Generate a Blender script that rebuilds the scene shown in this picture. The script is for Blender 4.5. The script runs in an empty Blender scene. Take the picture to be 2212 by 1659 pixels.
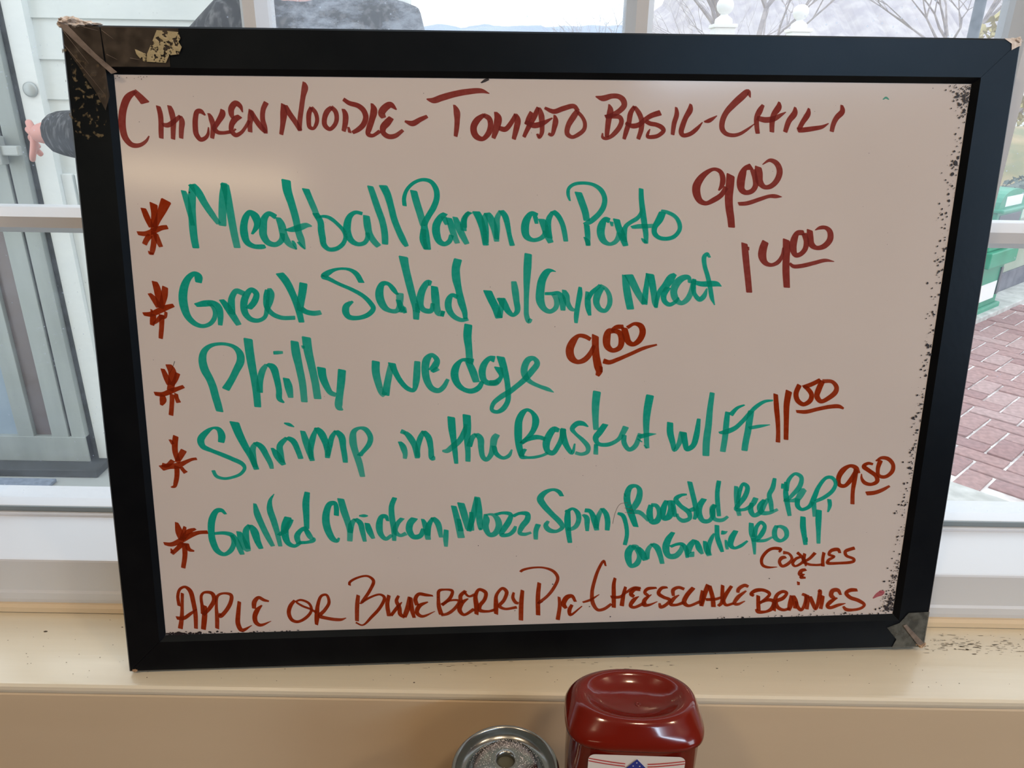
import bpy, bmesh, math, random
from mathutils import Vector, Matrix, noise

# ------------------------------------------------------------------ camera, sky, lights, exposure
C = bpy.context.scene.collection
sc = bpy.context.scene
CAMZ = 1.345
cam_d = bpy.data.cameras.new('camera'); cam = bpy.data.objects.new('camera', cam_d); C.objects.link(cam)
# columns: camera right, camera up, camera backward in world space
cam.matrix_world = Matrix(((0.9998639,-0.0164978,-0.0000000,0.0000000),(0.0061656,0.3736711,-0.9275408,0.0000000),(0.0153023,0.9274145,0.3737220,1.3450000),(0.0000000,0.0000000,0.0000000,1.0000000)))
cam_d.sensor_width = 36.0; cam_d.lens = 1600.0/2212.0*36.0; cam_d.clip_start = 0.02; cam_d.clip_end = 500
sc.camera = cam

w = bpy.data.worlds.new('overcast_sky'); sc.world = w; w.use_nodes = True
bg = w.node_tree.nodes['Background']; bg.inputs[0].default_value = (0.87, 0.94, 1.0, 1); bg.inputs[1].default_value = 2.2

def area(name, loc, target, sx, sy, power, col, portal=False):
    l = bpy.data.lights.new(name, 'AREA'); l.shape = 'RECTANGLE'; l.size = sx; l.size_y = sy; l.energy = power; l.color = col
    if portal: l.cycles.is_portal = True
    o = bpy.data.objects.new(name, l); C.objects.link(o); o.location = loc
    o.rotation_euler = (Vector(target)-Vector(loc)).to_track_quat('-Z', 'Y').to_euler()
    return o
area('warm_wall_light', (-1.0, -2.34, 1.86), (-0.15, 0.5, 1.25), 0.80, 0.09, 2.2, (1.0, 0.78, 0.50))
for k_ in (-0.75, 0.35, 1.45): area('warm_ceiling_light', (k_, -0.75, 2.55), (k_*.6, 0.1, 0.6), 0.16, 0.16, 7.8, (1.0, 0.74, 0.49))
area('rear_cool_fill', (1.45, -2.42, 2.52), (0.1, 0.6, 1.2), 2.2, 0.11, 27.0, (0.62, 0.80, 1.0))  # added cool strip, no window behind it, for sheen on the top right frame
area('side_cool_fill', (2.72, -1.25, 1.55), (0.1, 0.5, 1.1), 1.3, 1.2, 33.0, (0.74, 0.86, 1.0))  # added cool fill at the right wall, gives a gradient from the side
area('window_portal', (0.09, 0.66, 1.52), (0.09, 0.0, 1.52), 1.7, 1.15, 1.0, (1, 1, 1), portal=True)

sc.view_settings.view_transform = 'Standard'; sc.view_settings.look = 'None'
sc.view_settings.exposure = 0.0; sc.view_settings.gamma = 1.0; sc.view_settings.use_curve_mapping = False
try:
    sc.cycles.max_bounces = 10; sc.cycles.diffuse_bounces = 4; sc.cycles.glossy_bounces = 4
    sc.cycles.transparent_max_bounces = 32; sc.cycles.caustics_reflective = False; sc.cycles.caustics_refractive = False
    sc.cycles.sample_clamp_indirect = 4.0; sc.cycles.use_denoising = True
except Exception: pass

# ------------------------------------------------------------------ materials
def mat(name, col, rough=0.6, metal=0.0, spec=0.5, coat=0.0, **k):
    m = bpy.data.materials.new(name); m.use_nodes = True
    b = m.node_tree.nodes['Principled BSDF']
    b.inputs['Base Color'].default_value = (*col, 1); b.inputs['Roughness'].default_value = rough
    b.inputs['Metallic'].default_value = metal; b.inputs['Specular IOR Level'].default_value = spec
    b.inputs['Coat Weight'].default_value = coat
    return m
def nd(m, t, **k):
    n = m.node_tree.nodes.new(t)
    for a, v in k.items():
        if a in n.inputs: n.inputs[a].default_value = v
        else: setattr(n, a, v)
    return n
def lk(m, a, b): m.node_tree.links.new(a, b)
def coords(m, scale=(1,1,1), kind='Object'):
    tc = nd(m, 'ShaderNodeTexCoord'); mp = nd(m, 'ShaderNodeMapping'); mp.inputs['Scale'].default_value = scale
    lk(m, tc.outputs[kind], mp.inputs[0]); return mp.outputs[0]
def noisy(m, c1, c2, scale=8.0, stretch=(1,1,1), bump=0.0, lo=0.35, hi=0.65, detail=4.0, bumpscale=None, dist=0.001):
    b = m.node_tree.nodes['Principled BSDF']; v = coords(m, stretch)
    n = nd(m, 'ShaderNodeTexNoise', Scale=scale, Detail=detail); lk(m, v, n.inputs['Vector'])
    r = nd(m, 'ShaderNodeValToRGB'); r.color_ramp.elements[0].position = lo; r.color_ramp.elements[1].position = hi
    r.color_ramp.elements[0].color = (*c1, 1); r.color_ramp.elements[1].color = (*c2, 1)
    lk(m, n.outputs[0], r.inputs[0]); lk(m, r.outputs[0], b.inputs['Base Color'])
    if bump:
        n2 = nd(m, 'ShaderNodeTexNoise', Scale=bumpscale or scale, Detail=5.0); lk(m, v, n2.inputs['Vector'])
        bp = nd(m, 'ShaderNodeBump', Strength=bump, Distance=dist); lk(m, n2.outputs[0], bp.inputs['Height']); lk(m, bp.outputs[0], b.inputs['Normal'])
    return m

M = {}
M['cream'] = noisy(mat('cream_paint', (.67,.54,.38), .42), (.655,.535,.375), (.69,.565,.40), 3.0, (1,4,4), .25, bumpscale=18, dist=.0006)
M['sill'] = noisy(mat('worn_cream_paint', (.75,.70,.57), .20), (.73,.68,.55), (.77,.72,.59), 6.0, (.6,9,4), .35, bumpscale=14, dist=.0006)
M['vinyl'] = noisy(mat('white_vinyl', (.64,.67,.72), .32), (.62,.65,.70), (.66,.69,.74), 2.5)
M['gasket_groove'] = mat('groove_shade_grey', (.20,.24,.26), .6)  # shade of the groove under the glass, as a darker colour
M['room'] = mat('room_paint', (.22,.17,.12), .7)
M['ceil'] = mat('ceiling_paint', (.70,.66,.60), .8)
M['floorm'] = noisy(mat('dark_floor', (.12,.09,.07), .5), (.10,.075,.06), (.15,.11,.08), 5)
M['table'] = noisy(mat('table_laminate', (.16,.09,.05), .35), (.13,.07,.04), (.19,.11,.06), 4, (1,12,1))
M['white_panel'] = mat('melamine_white', (.62,.57,.555), .13, spec=.5)
noisy(M['white_panel'], (.60,.553,.538), (.625,.578,.562), 7.0, (1,1,1))
M['frame'] = noisy(mat('black_frame_paint', (.004,.0045,.0055), .32, spec=.19), (.003,.0035,.005), (.005,.0055,.007), 30, (1,1,1), .12, bumpscale=220, dist=.0004)
M['frame'].node_tree.nodes['Principled BSDF'].inputs['Specular Tint'].default_value = (.62,.82,1.0,1)
M['wood'] = noisy(mat('bare_wood', (.40,.26,.15), .7), (.33,.20,.11), (.50,.36,.24), 60)
M['wad'] = noisy(mat('crumpled_tape', (.62,.52,.44), .5), (.55,.45,.38), (.92,.88,.84), 260, lo=.3, hi=.7)
M['speck'] = mat('black_residue', (.012,.008,.012), .6)
M['siding'] = noisy(mat('white_siding', (.74,.78,.77), .6), (.70,.745,.735), (.77,.81,.80), 4)
M['trimw'] = mat('white_exterior_trim', (.80,.84,.84), .5)
M['doorgrey'] = noisy(mat('grey_green_door_frame', (.34,.38,.365), .5), (.29,.325,.315), (.40,.44,.425), 9, (1,1,.15))
M['doordark'] = mat('dark_gasket_gap_shade', (.022,.026,.026), .6)  # also serves as painted shade in the gap at the door edge
M['doorglass'] = noisy(mat('dark_door_glass', (.16,.125,.12), .2), (.13,.105,.11), (.20,.155,.135), 3, (1,1,.4))
M['handle'] = mat('grey_metal', (.42,.45,.44), .4, metal=.3)
M['mat'] = noisy(mat('blue_grey_mat', (.20,.25,.33), .9), (.17,.21,.28), (.24,.29,.38), 60)
M['porch'] = noisy(mat('pale_grey_porch', (.42,.45,.44), .8), (.37,.40,.39), (.48,.50,.49), 3)
M['concrete'] = noisy(mat('pale_concrete', (.50,.50,.48), .9), (.42,.42,.40), (.60,.60,.58), 14)
M['mortar'] = noisy(mat('white_mortar', (.80,.79,.78), .95), (.45,.38,.37), (.95,.94,.93), 9)
M['grass'] = noisy(mat('dry_winter_grass', (.38,.34,.18), .95), (.28,.27,.14), (.50,.38,.22), 2.5)
M['hedge'] = noisy(mat('grey_green_leaf', (.12,.16,.13), .8), (.07,.10,.08), (.20,.24,.20), 20)
M['boxgreen'] = noisy(mat('green_plastic', (.02,.30,.17), .35), (.015,.26,.15), (.03,.35,.21), 5)
M['boxdark'] = mat('dark_recess', (.08,.10,.12), .3)
M['paper'] = mat('white_paper', (.88,.88,.88), .7)
M['wallgreen'] = noisy(mat('sage_wall', (.36,.42,.34), .8), (.33,.39,.31), (.40,.45,.37), 3)
M['wallbase'] = noisy(mat('dark_grey_base', (.15,.15,.18), .8), (.12,.12,.15), (.20,.20,.23), 8)
M['hill'] = noisy(mat('hazed_wooded_hill', (.34,.41,.54), 1.0), (.30,.38,.52), (.40,.45,.56), .25)  # distance haze is put into this pale blue base colour
M['bark'] = noisy(mat('winter_bark', (.34,.29,.29), .9), (.28,.24,.24), (.42,.36,.34), 12)
M['bush'] = noisy(mat('yellowing_leaf', (.45,.38,.16), .8), (.34,.30,.12), (.55,.46,.22), 10)
M['brush'] = noisy(mat('hazed_brushwood', (.26,.23,.24), 1.0), (.43,.39,.42), (.58,.53,.53), 3.4, (1,1,.8), lo=.34, hi=.66, detail=10)  # paled by distance haze mixed into the colour itself
M['post'] = mat('white_gloss_post', (.92,.92,.90), .4)
M['darkpost'] = noisy(mat('dark_grey_metal_post', (.05,.06,.08), .5), (.04,.05,.06), (.09,.10,.12), 20)
M['skin'] = mat('skin', (.62,.30,.26), .5); M['coat'] = noisy(mat('charcoal_coat', (.035,.035,.038), .85), (.02,.02,.022), (.16,.16,.165), 70, (1,1,.35), lo=.5, hi=.78)
M['trouser'] = mat('dark_trousers', (.03,.035,.05), .9); M['hair'] = mat('grey_hair', (.12,.10,.09), .8); M['shoe'] = mat('black_shoe', (.02,.02,.02), .5)
M['eye'] = mat('eye_white', (.8,.8,.8), .3); M['lip'] = mat('lip', (.45,.15,.13), .5)
M['cap'] = mat('white_cap', (.85,.85,.83), .4)
M['label'] = mat('label_white', (.78,.76,.74), .35); M['lred'] = mat('label_red', (.48,.02,.03), .35); M['lblue'] = mat('label_blue', (.02,.04,.28), .35)
M['lstar'] = mat('label_star', (.8,.8,.8), .4)
M['chrome'] = mat('polished_steel', (.36,.37,.36), .24, metal=1.0)
M['hole'] = mat('shaker_hole', (.10,.10,.07), .8)
M['jar'] = mat('sugar_jar_glass', (.85,.85,.82), .1, spec=.5)
M['sugar'] = mat('white_granules', (.85,.80,.78), .7)
k_ = mat('red_ketchup_plastic', (.150,.0075,.003), .14, spec=.5, coat=.25); k_.node_tree.nodes['Principled BSDF'].inputs['Subsurface Weight'].default_value = 0.0
b_ = k_.node_tree.nodes['Principled BSDF']; b_.inputs['Coat Roughness'].default_value = .06; M['ketchup'] = k_
def brickmat(name, c):
    return noisy(mat(name, c, .9), tuple(x*.85 for x in c), tuple(min(1,x*1.18) for x in c), 40, bump=.3, dist=.002)
BR_ = [brickmat('clay_paver_%s' % s, c) for s, c in (('pink',(.35,.215,.205)), ('rose',(.30,.175,.17)), ('pale',(.40,.27,.26)))]
# the paving further out: same pavers, told apart by the material only
m = mat('distant_paving', (.4,.26,.25), .9); b_ = m.node_tree.nodes['Principled BSDF']
v_ = coords(m, (1,1,1)); v_.node.inputs['Rotation'].default_value = (0,0,math.radians(45))
bt = nd(m, 'ShaderNodeTexBrick', Scale=1.0); bt.inputs['Color1'].default_value = (.42,.27,.255,1); bt.inputs['Color2'].default_value = (.36,.22,.21,1); bt.inputs['Mortar'].default_value = (.75,.72,.70,1)
bt.inputs['Mortar Size'].default_value = .006; bt.inputs['Brick Width'].default_value = .2; bt.inputs['Row Height'].default_value = .1
lk(m, v_, bt.inputs['Vector']); lk(m, bt.outputs[0], b_.inputs['Base Color']); M['farpave'] = m

def glassmat(name, film, mottle, spots):
    """clear pane with a film of dust that scatters the daylight behind it"""
    m = bpy.data.materials.new(name); m.use_nodes = True; nt = m.node_tree; nt.nodes.clear()
    out = nd(m, 'ShaderNodeOutputMaterial'); tr = nd(m, 'ShaderNodeBsdfTransparent'); tr.inputs[0].default_value = (.97,.985,.98,1)
    gl = nd(m, 'ShaderNodeBsdfGlossy', Roughness=.02); tl = nd(m, 'ShaderNodeBsdfTranslucent'); tl.inputs[0].default_value = (.62,.68,.80,1)
    mx = nd(m, 'ShaderNodeMixShader'); mx.inputs[0].default_value = .025; lk(m, tr.outputs[0], mx.inputs[1]); lk(m, gl.outputs[0], mx.inputs[2])
    v = coords(m, (1,1,1)); v2 = coords(m, (1,1,2.2))
    n1 = nd(m, 'ShaderNodeTexNoise', Scale=22.0, Detail=8.0, Roughness=.7); lk(m, v2, n1.inputs['Vector'])
    r1 = nd(m, 'ShaderNodeMapRange'); r1.inputs['From Min'].default_value=.42; r1.inputs['From Max'].default_value=.56; r1.inputs['To Min'].default_value=film; r1.inputs['To Max'].default_value=film+mottle
    lk(m, n1.outputs[0], r1.inputs['Value'])
    vo = nd(m, 'ShaderNodeTexVoronoi', Scale=230.0); lk(m, v, vo.inputs['Vector'])
    r2 = nd(m, 'ShaderNodeMapRange'); r2.inputs['From Min'].default_value=.10; r2.inputs['From Max'].default_value=.17; r2.inputs['To Min'].default_value=spots; r2.inputs['To Max'].default_value=0
    lk(m, vo.outputs['Distance'], r2.inputs['Value'])
    n3 = nd(m, 'ShaderNodeTexNoise', Scale=60.0); lk(m, v, n3.inputs['Vector'])
    r3 = nd(m, 'ShaderNodeMapRange'); r3.inputs['From Min'].default_value=.52; r3.inputs['From Max'].default_value=.6; lk(m, n3.outputs[0], r3.inputs['Value'])
    mu = nd(m, 'ShaderNodeMath', operation='MULTIPLY'); lk(m, r2.outputs[0], mu.inputs[0]); lk(m, r3.outputs[0], mu.inputs[1])
    ad = nd(m, 'ShaderNodeMath', operation='ADD', use_clamp=True); lk(m, r1.outputs[0], ad.inputs[0]); lk(m, mu.outputs[0], ad.inputs[1])
    m2 = nd(m, 'ShaderNodeMixShader'); lk(m, ad.outputs[0], m2.inputs[0]); lk(m, mx.outputs[0], m2.inputs[1]); lk(m, tl.outputs[0], m2.inputs[2])
    lk(m, m2.outputs[0], out.inputs[0]); return m
M['glass'] = glassmat('pane_glass_light_dust', .07, .04, .25)
M['glass_mottled'] = glassmat('pane_glass_mottled', .22, .34, .3)
M['glass_dusty'] = glassmat('pane_glass_dusty', .20, .08, .6)

def inkmat(name, cover, T, Cc):
    """marker ink: a thin film, tinted and partly transparent, so crossing strokes darken"""
    m = bpy.data.materials.new(name); m.use_nodes = True; nt = m.node_tree; nt.nodes.clear()
    out = nd(m, 'ShaderNodeOutputMaterial'); tr = nd(m, 'ShaderNodeBsdfTransparent'); df = nd(m, 'ShaderNodeBsdfDiffuse'); df.inputs[0].default_value = (*Cc, 1)
    at = nd(m, 'ShaderNodeAttribute', attribute_name='ink')
    n1 = nd(m, 'ShaderNodeTexNoise', Scale=300.0, Detail=3.0); lk(m, coords(m), n1.inputs['Vector'])
    r1 = nd(m, 'ShaderNodeMapRange'); r1.inputs['To Min'].default_value=.85; r1.inputs['To Max'].default_value=1.15; lk(m, n1.outputs[0], r1.inputs['Value'])
    d = nd(m, 'ShaderNodeMath', operation='MULTIPLY'); lk(m, at.outputs['Fac'], d.inputs[0]); lk(m, r1.outputs[0], d.inputs[1])
    cm = nd(m, 'ShaderNodeMix', data_type='RGBA'); cm.clamp_factor = True
    cm.inputs[6].default_value = (1,1,1,1); cm.inputs[7].default_value = (*T, 1); lk(m, d.outputs[0], cm.inputs[0]); lk(m, cm.outputs[2], tr.inputs[0])
    f = nd(m, 'ShaderNodeMath', operation='MULTIPLY', use_clamp=True); f.inputs[1].default_value = cover; lk(m, d.outputs[0], f.inputs[0])
    mx = nd(m, 'ShaderNodeMixShader'); lk(m, f.outputs[0], mx.inputs[0]); lk(m, tr.outputs[0], mx.inputs[1]); lk(m, df.outputs[0], mx.inputs[2])
    lk(m, mx.outputs[0], out.inputs[0]); return m
INK = {'G': inkmat('teal_green_marker', .50, (.14,.93,.86), (.010,.38,.28)),
       'R': inkmat('red_brown_marker', .50, (.82,.24,.08), (.27,.036,.010)),
       'M': inkmat('glare_red_brown_marker', .50, (.72,.30,.26), (.26,.050,.046)),  # same red-brown marker, with glare on the upper writing mixed into the colour
       'P': inkmat('pink_marker', .4, (.85,.50,.55), (.5,.12,.16)),
       'S': inkmat('grey_scratch', .5, (.6,.6,.6), (.2,.18,.17)),
       'T': inkmat('green_fleck', .3, (.4,.9,.8), (.05,.25,.2))}
def filmmat(name, tint, fac, col, rough=.25, sc_=120.0):
    m = bpy.data.materials.new(name); m.use_nodes = True; nt = m.node_tree; nt.nodes.clear()
    out = nd(m, 'ShaderNodeOutputMaterial'); tr = nd(m, 'ShaderNodeBsdfTransparent'); tr.inputs[0].default_value = (*tint,1)
    pb = nd(m, 'ShaderNodeBsdfPrincipled'); pb.inputs['Base Color'].default_value = (*col,1); pb.inputs['Roughness'].default_value = rough
    v = coords(m); n1 = nd(m, 'ShaderNodeTexNoise', Scale=sc_, Detail=5.0); lk(m, v, n1.inputs['Vector'])
    bp = nd(m, 'ShaderNodeBump', Strength=.6, Distance=.0008); lk(m, n1.outputs[0], bp.inputs['Height']); lk(m, bp.outputs[0], pb.inputs['Normal'])
    r1 = nd(m, 'ShaderNodeMapRange'); r1.inputs['From Min'].default_value=.35; r1.inputs['From Max'].default_value=.65; r1.inputs['To Min'].default_value=fac*.6; r1.inputs['To Max'].default_value=min(1,fac*1.3); lk(m, n1.outputs[0], r1.inputs['Value'])
    mx = nd(m, 'ShaderNodeMixShader'); lk(m, r1.outputs[0], mx.inputs[0]); lk(m, tr.outputs[0], mx.inputs[1]); lk(m, pb.outputs[0], mx.inputs[2])
    lk(m, mx.outputs[0], out.inputs[0]); return m
M['film'] = filmmat('brown_tape_film', (.9,.85,.8), .5, (.085,.065,.05))
M['film_grey'] = filmmat('grey_tape_film', (.9,.9,.9), .75, (.10,.105,.095), .45)
M['film_pink'] = filmmat('pale_tape_fold', (.9,.8,.75), .9, (.22,.175,.15), .4)
m = filmmat('flaked_gold_adhesive', (1,1,1), 1.0, (.36,.30,.17), .35, 420.0)
for n_ in m.node_tree.nodes:
    if n_.type == 'MAP_RANGE': n_.inputs['From Min'].default_value=.41; n_.inputs['From Max'].default_value=.46; n_.inputs['To Min'].default_value=0; n_.inputs['To Max'].default_value=1
M['flake'] = m
m = filmmat('speckled_gold_adhesive', (1,1,1), 1.0, (.14,.11,.06), .35, 260.0)
for n_ in m.node_tree.nodes:
    if n_.type == 'MAP_RANGE': n_.inputs['From Min'].default_value=.56; n_.inputs['From Max'].default_value=.64; n_.inputs['To Min'].default_value=0; n_.inputs['To Max'].default_value=.8
M['flake2'] = m

# ------------------------------------------------------------------ mesh helpers
def obj(name, verts, faces, m, parent=None, smooth=False):
    me = bpy.data.meshes.new(name); me.from_pydata([tuple(v) for v in verts], [], faces); me.update()
    if m: me.materials.append(m)
    if smooth: me.polygons.foreach_set('use_smooth', [True]*len(me.polygons))
    o = bpy.data.objects.new(name, me); C.objects.link(o)
    if parent: o.parent = parent
    return o
def bobj(name, bm, m, parent=None, smooth=False):
    me = bpy.data.meshes.new(name); bm.to_mesh(me); bm.free()
    if m: me.materials.append(m)
    if smooth: me.polygons.foreach_set('use_smooth', [True]*len(me.polygons))
    o = bpy.data.objects.new(name, me); C.objects.link(o)
    if parent: o.parent = parent
    return o
def empty(name, loc=(0,0,0)):
    o = bpy.data.objects.new(name, None); C.objects.link(o); o.location = loc; o.empty_display_size = .05; return o
def tag(o, label=None, cat=None, group=None, kind=None):
    if label: o['label'] = label
    if cat: o['category'] = cat
    if group: o['group'] = group
    if kind: o['kind'] = kind
    return o
def add_box(bm, lo, hi, bev=0.0, mtx=None):
    r = bmesh.ops.create_cube(bm, size=1.0)
    c = [(a+b)/2 for a, b in zip(lo, hi)]; s = [b-a for a, b in zip(lo, hi)]
    for v in r['verts']: v.co = Vector((v.co.x*s[0]+c[0], v.co.y*s[1]+c[1], v.co.z*s[2]+c[2]))
    if bev:
        es = list({e for v in r['verts'] for e in v.link_edges})
        rr = bmesh.ops.bevel(bm, geom=es, offset=bev, segments=2, affect='EDGES', profile=.6)
        vs = list({v for f in rr['faces'] for v in f.verts} | set(v for v in r['verts'] if v.is_valid))
    else: vs = r['verts']
    if mtx:
        for v in vs: v.co = mtx @ v.co
def box(name, lo, hi, m, parent=None, bev=0.0, mtx=None):
    bm = bmesh.new(); add_box(bm, lo, hi, bev, mtx); return bobj(name, bm, m, parent)
def prism(name, prof, axis, a0, a1, m, parent=None):
    """profile (list of 2-D points) swept along an axis: 'x' -> (y,z) profile, 'z' -> (x,y) profile"""
    n = len(prof); vs = []
    for a in (a0, a1):
        for p, q in prof:
            vs.append((a, p, q) if axis == 'x' else (p, q, a))
    fs = [(i, (i+1) % n, (i+1) % n + n, i+n) for i in range(n)] + [tuple(range(n))[::-1], tuple(range(n, 2*n))]
    o = obj(name, vs, fs, m, parent)
    bm = bmesh.new(); bm.from_mesh(o.data); bmesh.ops.recalc_face_normals(bm, faces=bm.faces); bm.to_mesh(o.data); bm.free()
    return o
def lathe(name, prof, m, parent=None, seg=48, c=(0,0), smooth=True):
    vs = []; fs = []; n = len(prof)
    for k in range(seg):
        a = 2*math.pi*k/seg
        for r, z in prof: vs.append((c[0]+r*math.cos(a), c[1]+r*math.sin(a), z))
    for k in range(seg):
        k2 = (k+1) % seg
        for i in range(n-1): fs.append((k*n+i, k2*n+i, k2*n+i+1, k*n+i+1))
    return obj(name, vs, fs, m, parent, smooth)
def tube(bm, p0, p1, r0, r1, seg=6):
    p0 = Vector(p0); p1 = Vector(p1); d = (p1-p0)
    if d.length < 1e-6: return
    q = d.to_track_quat('Z', 'Y'); a = []; b = []
    for k in range(seg):
        t = 2*math.pi*k/seg; e = Vector((math.cos(t), math.sin(t), 0))
        a.append(bm.verts.new(p0 + q @ (e*r0))); b.append(bm.verts.new(p1 + q @ (e*r1)))
    for k in range(seg): bm.faces.new((a[k], a[(k+1) % seg], b[(k+1) % seg], b[k]))
    bm.faces.new(a[::-1]); bm.faces.new(b)

# ------------------------------------------------------------------ the room
SILL_Z = 0.927
WX0, WX1, WZ0, WZ1 = -0.7920, 0.9176, 0.9765, 2.085      # window opening
def structure(o): o['kind'] = 'structure'; return o
structure(box('floor', (-2.4,-2.6,-.05), (2.8,.66,0), M['floorm']))
structure(box('ceiling', (-2.4,-2.6,2.6), (2.8,.66,2.65), M['ceil']))
structure(box('wall_left', (-2.45,-2.6,0), (-2.4,.66,2.6), M['room']))
structure(box('wall_right', (2.8,-2.6,0), (2.85,.66,2.6), M['room']))
structure(box('wall_back', (-2.45,-2.65,0), (2.85,-2.6,2.6), M['room']))
ww = empty('wall_window'); structure(ww)
# apron wall under the sill, with the rounded nosing line under the sill board
prism('wall_panel', [(.4262,0), (.4262,.85), (.4248,.9120), (.4248,.9165), (.4262,.9195), (.4300,.9210), (.66,.9210), (.66,0)], 'x', -2.4, 2.8, M['cream'], ww)
box('wall_panel', (-2.4,.50,.93), (WX0-.05,.66,2.6), M['cream'], ww)
box('wall_panel', (WX1+.05,.50,.93), (2.8,.66,2.6), M['cream'], ww)
box('wall_panel', (WX0-.05,.50,WZ1+.05), (WX1+.05,.66,2.6), M['cream'], ww)
structure(prism('trim_1', [(.4240,.9200), (.4236,.9225), (.4240,.9252), (.4256,.92685), (.4275,SILL_Z), (.66,SILL_Z), (.66,.9200)], 'x', -2.38, 2.78, M['sill']))
structure(prism('trim_2', [(.505,SILL_Z), (.5025,.929), (.5025,.9335), (.505,.9355), (.52,.9365), (.52,SILL_Z)], 'x', WX0-.05, WX1+.05, M['cream']))

# ------------------------------------------------------------------ window_1
win = empty('window_1'); structure(win)
prism('window_ledge', [(.508,.930), (.5065,.9395), (.5065,.9455), (.508,.9475), (.508,.9758), (.5088,.9772), (.5105,.9775), (.5745,.9775), (.5745,.93)], 'x', WX0-.05, WX1+.05, M['vinyl'], win)
prism('sash_rail', [(.5740,.97), (.5740,.9798), (.5748,.9803), (.5790,.9803), (.5790,.9853), (.5800,.9856), (.5945,.9850), (.615,.9850), (.615,.97)], 'x', WX0, WX1, M['vinyl'], win)
prism('sash_rail', [(.572,WZ1-.02), (.572,WZ1+.05), (.64,WZ1+.05), (.64,WZ1-.02)], 'x', WX0-.05, WX1+.05, M['vinyl'], win)
box('groove_shade_strip', (WX0,.5772,.9806), (WX1,.5788,.9852), M['gasket_groove'], win)  # dark strip added to stand for the shaded groove face
for x0, x1 in ((WX0-.05, WX0), (WX1, WX1+.05)):
    prism('jamb', [(x0,.512), (x1,.512), (x1,.64), (x0,.64)], 'z', .93, WZ1+.05, M['vinyl'], win)
MX = [-.7840, -.4900, -.1876, .0864, .3604, .6344, .9084]
MZ = [.9850, 1.2412, 1.5150, 1.789, 2.063]
hw = .0098
def mprof(c, a0=.5745):
    return [(c-hw,a0+.012), (c-hw*.42,a0), (c+hw*.42,a0), (c+hw,a0+.012), (c+hw,.603), (c-hw,.603)]
for x in MX[1:-1]: prism('muntin', mprof(x), 'z', MZ[0], MZ[-1], M['vinyl'], win)
for z in MZ[1:-1]:
    for i in range(6):
        pr = [(.5765+.0105,z-hw), (.5765,z-hw*.42), (.5765,z+hw*.42), (.5765+.0105,z+hw), (.602,z+hw), (.602,z-hw)]
        prism('muntin', pr, 'x', MX[i]+hw*.55, MX[i+1]-hw*.55, M['vinyl'], win)
for i in range(6):
    for j in range(4):
        g = M['glass']
        if (i, j) == (2, 1): g = M['glass_mottled']
        elif i >= 3: g = M['glass_dusty'] if j else M['glass']
        o = obj('pane', [(MX[i],.594,MZ[j]), (MX[i+1],.594,MZ[j]), (MX[i+1],.594,MZ[j+1]), (MX[i],.594,MZ[j+1])], [(0,1,2,3)], g, win)

# ------------------------------------------------------------------ outdoors
structure(box('ground', (-40,.66,-.06), (60,80,-.012), M['grass']))
structure(box('trim_3', (-6,.66,-.012), (1.2,2.75,-.002), M['porch']))                 # pale porch slab outside the window
# clapboard wall of the neighbouring wing
wp = empty('wall_porch'); structure(wp)
box('wall_core', (-3.2,2.50,0), (-.775,2.62,2.7), M['siding'], wp)
box('wall_core', (-.79,2.62,0), (-.775,6.0,2.7), M['siding'], wp)
for k in range(17):
    z = 1.283 - .1155*6 + k*.1155
    if z > 2.6: break
    prism('clapboard', [(2.485,z), (2.492,z+.1155), (2.51,z+.1155), (2.51,z)], 'x', -1.476, -.772, M['siding'], wp)
box('corner_board', (-.772,2.47,0), (-.752,2.52,2.7), M['trimw'], wp)
box('casing', (-1.538,2.455,0), (-1.476,2.50,2.7), M['trimw'], wp)
for i in range(5): box('beadboard', (-1.476+i*.045,2.474,.02), (-1.476+i*.045+.036,2.495,1.16-.115*.9), M['trimw'], wp, .003)
box('wainscot_panel', (-1.25,2.474,.02), (-.772,2.495,.585), M['trimw'], wp, .003)
bell = lathe('door_bell', [(0,0),(.022,0),(.022,.006),(.017,.010),(.0,.010)], M['handle'], None, 24)
bell.rotation_euler = (math.radians(90),0,0); bell.location = (-1.502,2.4548,1.311)
tag(bell, 'round grey door bell on the white casing, above the person\'s hand', 'door bell')
# storm door, seen at the left edge
dr = empty('door_1', (-1.7,2.44,0)); structure(dr)
def dbox(n_, x0, x1, z0, z1, m, y0=2.43, y1=2.46, bev=.002):
    o = box(n_, (x0+1.7,y0-2.44,z0), (x1+1.7,y1-2.44,z1), m, dr, bev); return o
dbox('shadow_gap', -1.552, -1.538, 0, 2.4, M['doordark'], 2.452, 2.50)  # dark strip painted as the deep shade at the door edge
dbox('stile', -1.607, -1.556, .03, 2.3, M['doorgrey'])
dbox('gasket_groove', -1.6155, -1.607, .03, 2.3, M['doordark'], 2.436, 2.458)
dbox('stile', -1.676, -1.6155, .03, 2.3, M['doorgrey'], 2.426, 2.46)
dbox('gasket_groove', -1.682, -1.676, .03, 2.3, M['doordark'], 2.436, 2.458)
dbox('door_glass', -1.742, -1.682, .12, 2.2, M['doorglass'], 2.444, 2.452)
dbox('stile', -1.80, -1.742, .03, 2.3, M['doorgrey'], 2.426, 2.46)
dbox('door_glass', -2.5, -1.80, .12, 2.2, mat('sky_reflection_glass', (.30,.38,.46), .08), 2.444, 2.452)  # reflected sky is painted in as a pale blue base colour
dbox('bottom_rail', -2.5, -1.556, .03, .13, M['doorgrey'], 2.425, 2.46)
dbox('top_rail', -2.5, -1.556, 2.2, 2.3, M['doorgrey'], 2.425, 2.46)
dbox('push_bar', -2.3, -1.545, 1.118, 1.148, M['handle'], 2.395, 2.415, .004)
dbox('handle', -1.615, -1.60, 1.09, 1.175, M['handle'], 2.385, 2.425, .004)
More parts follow.
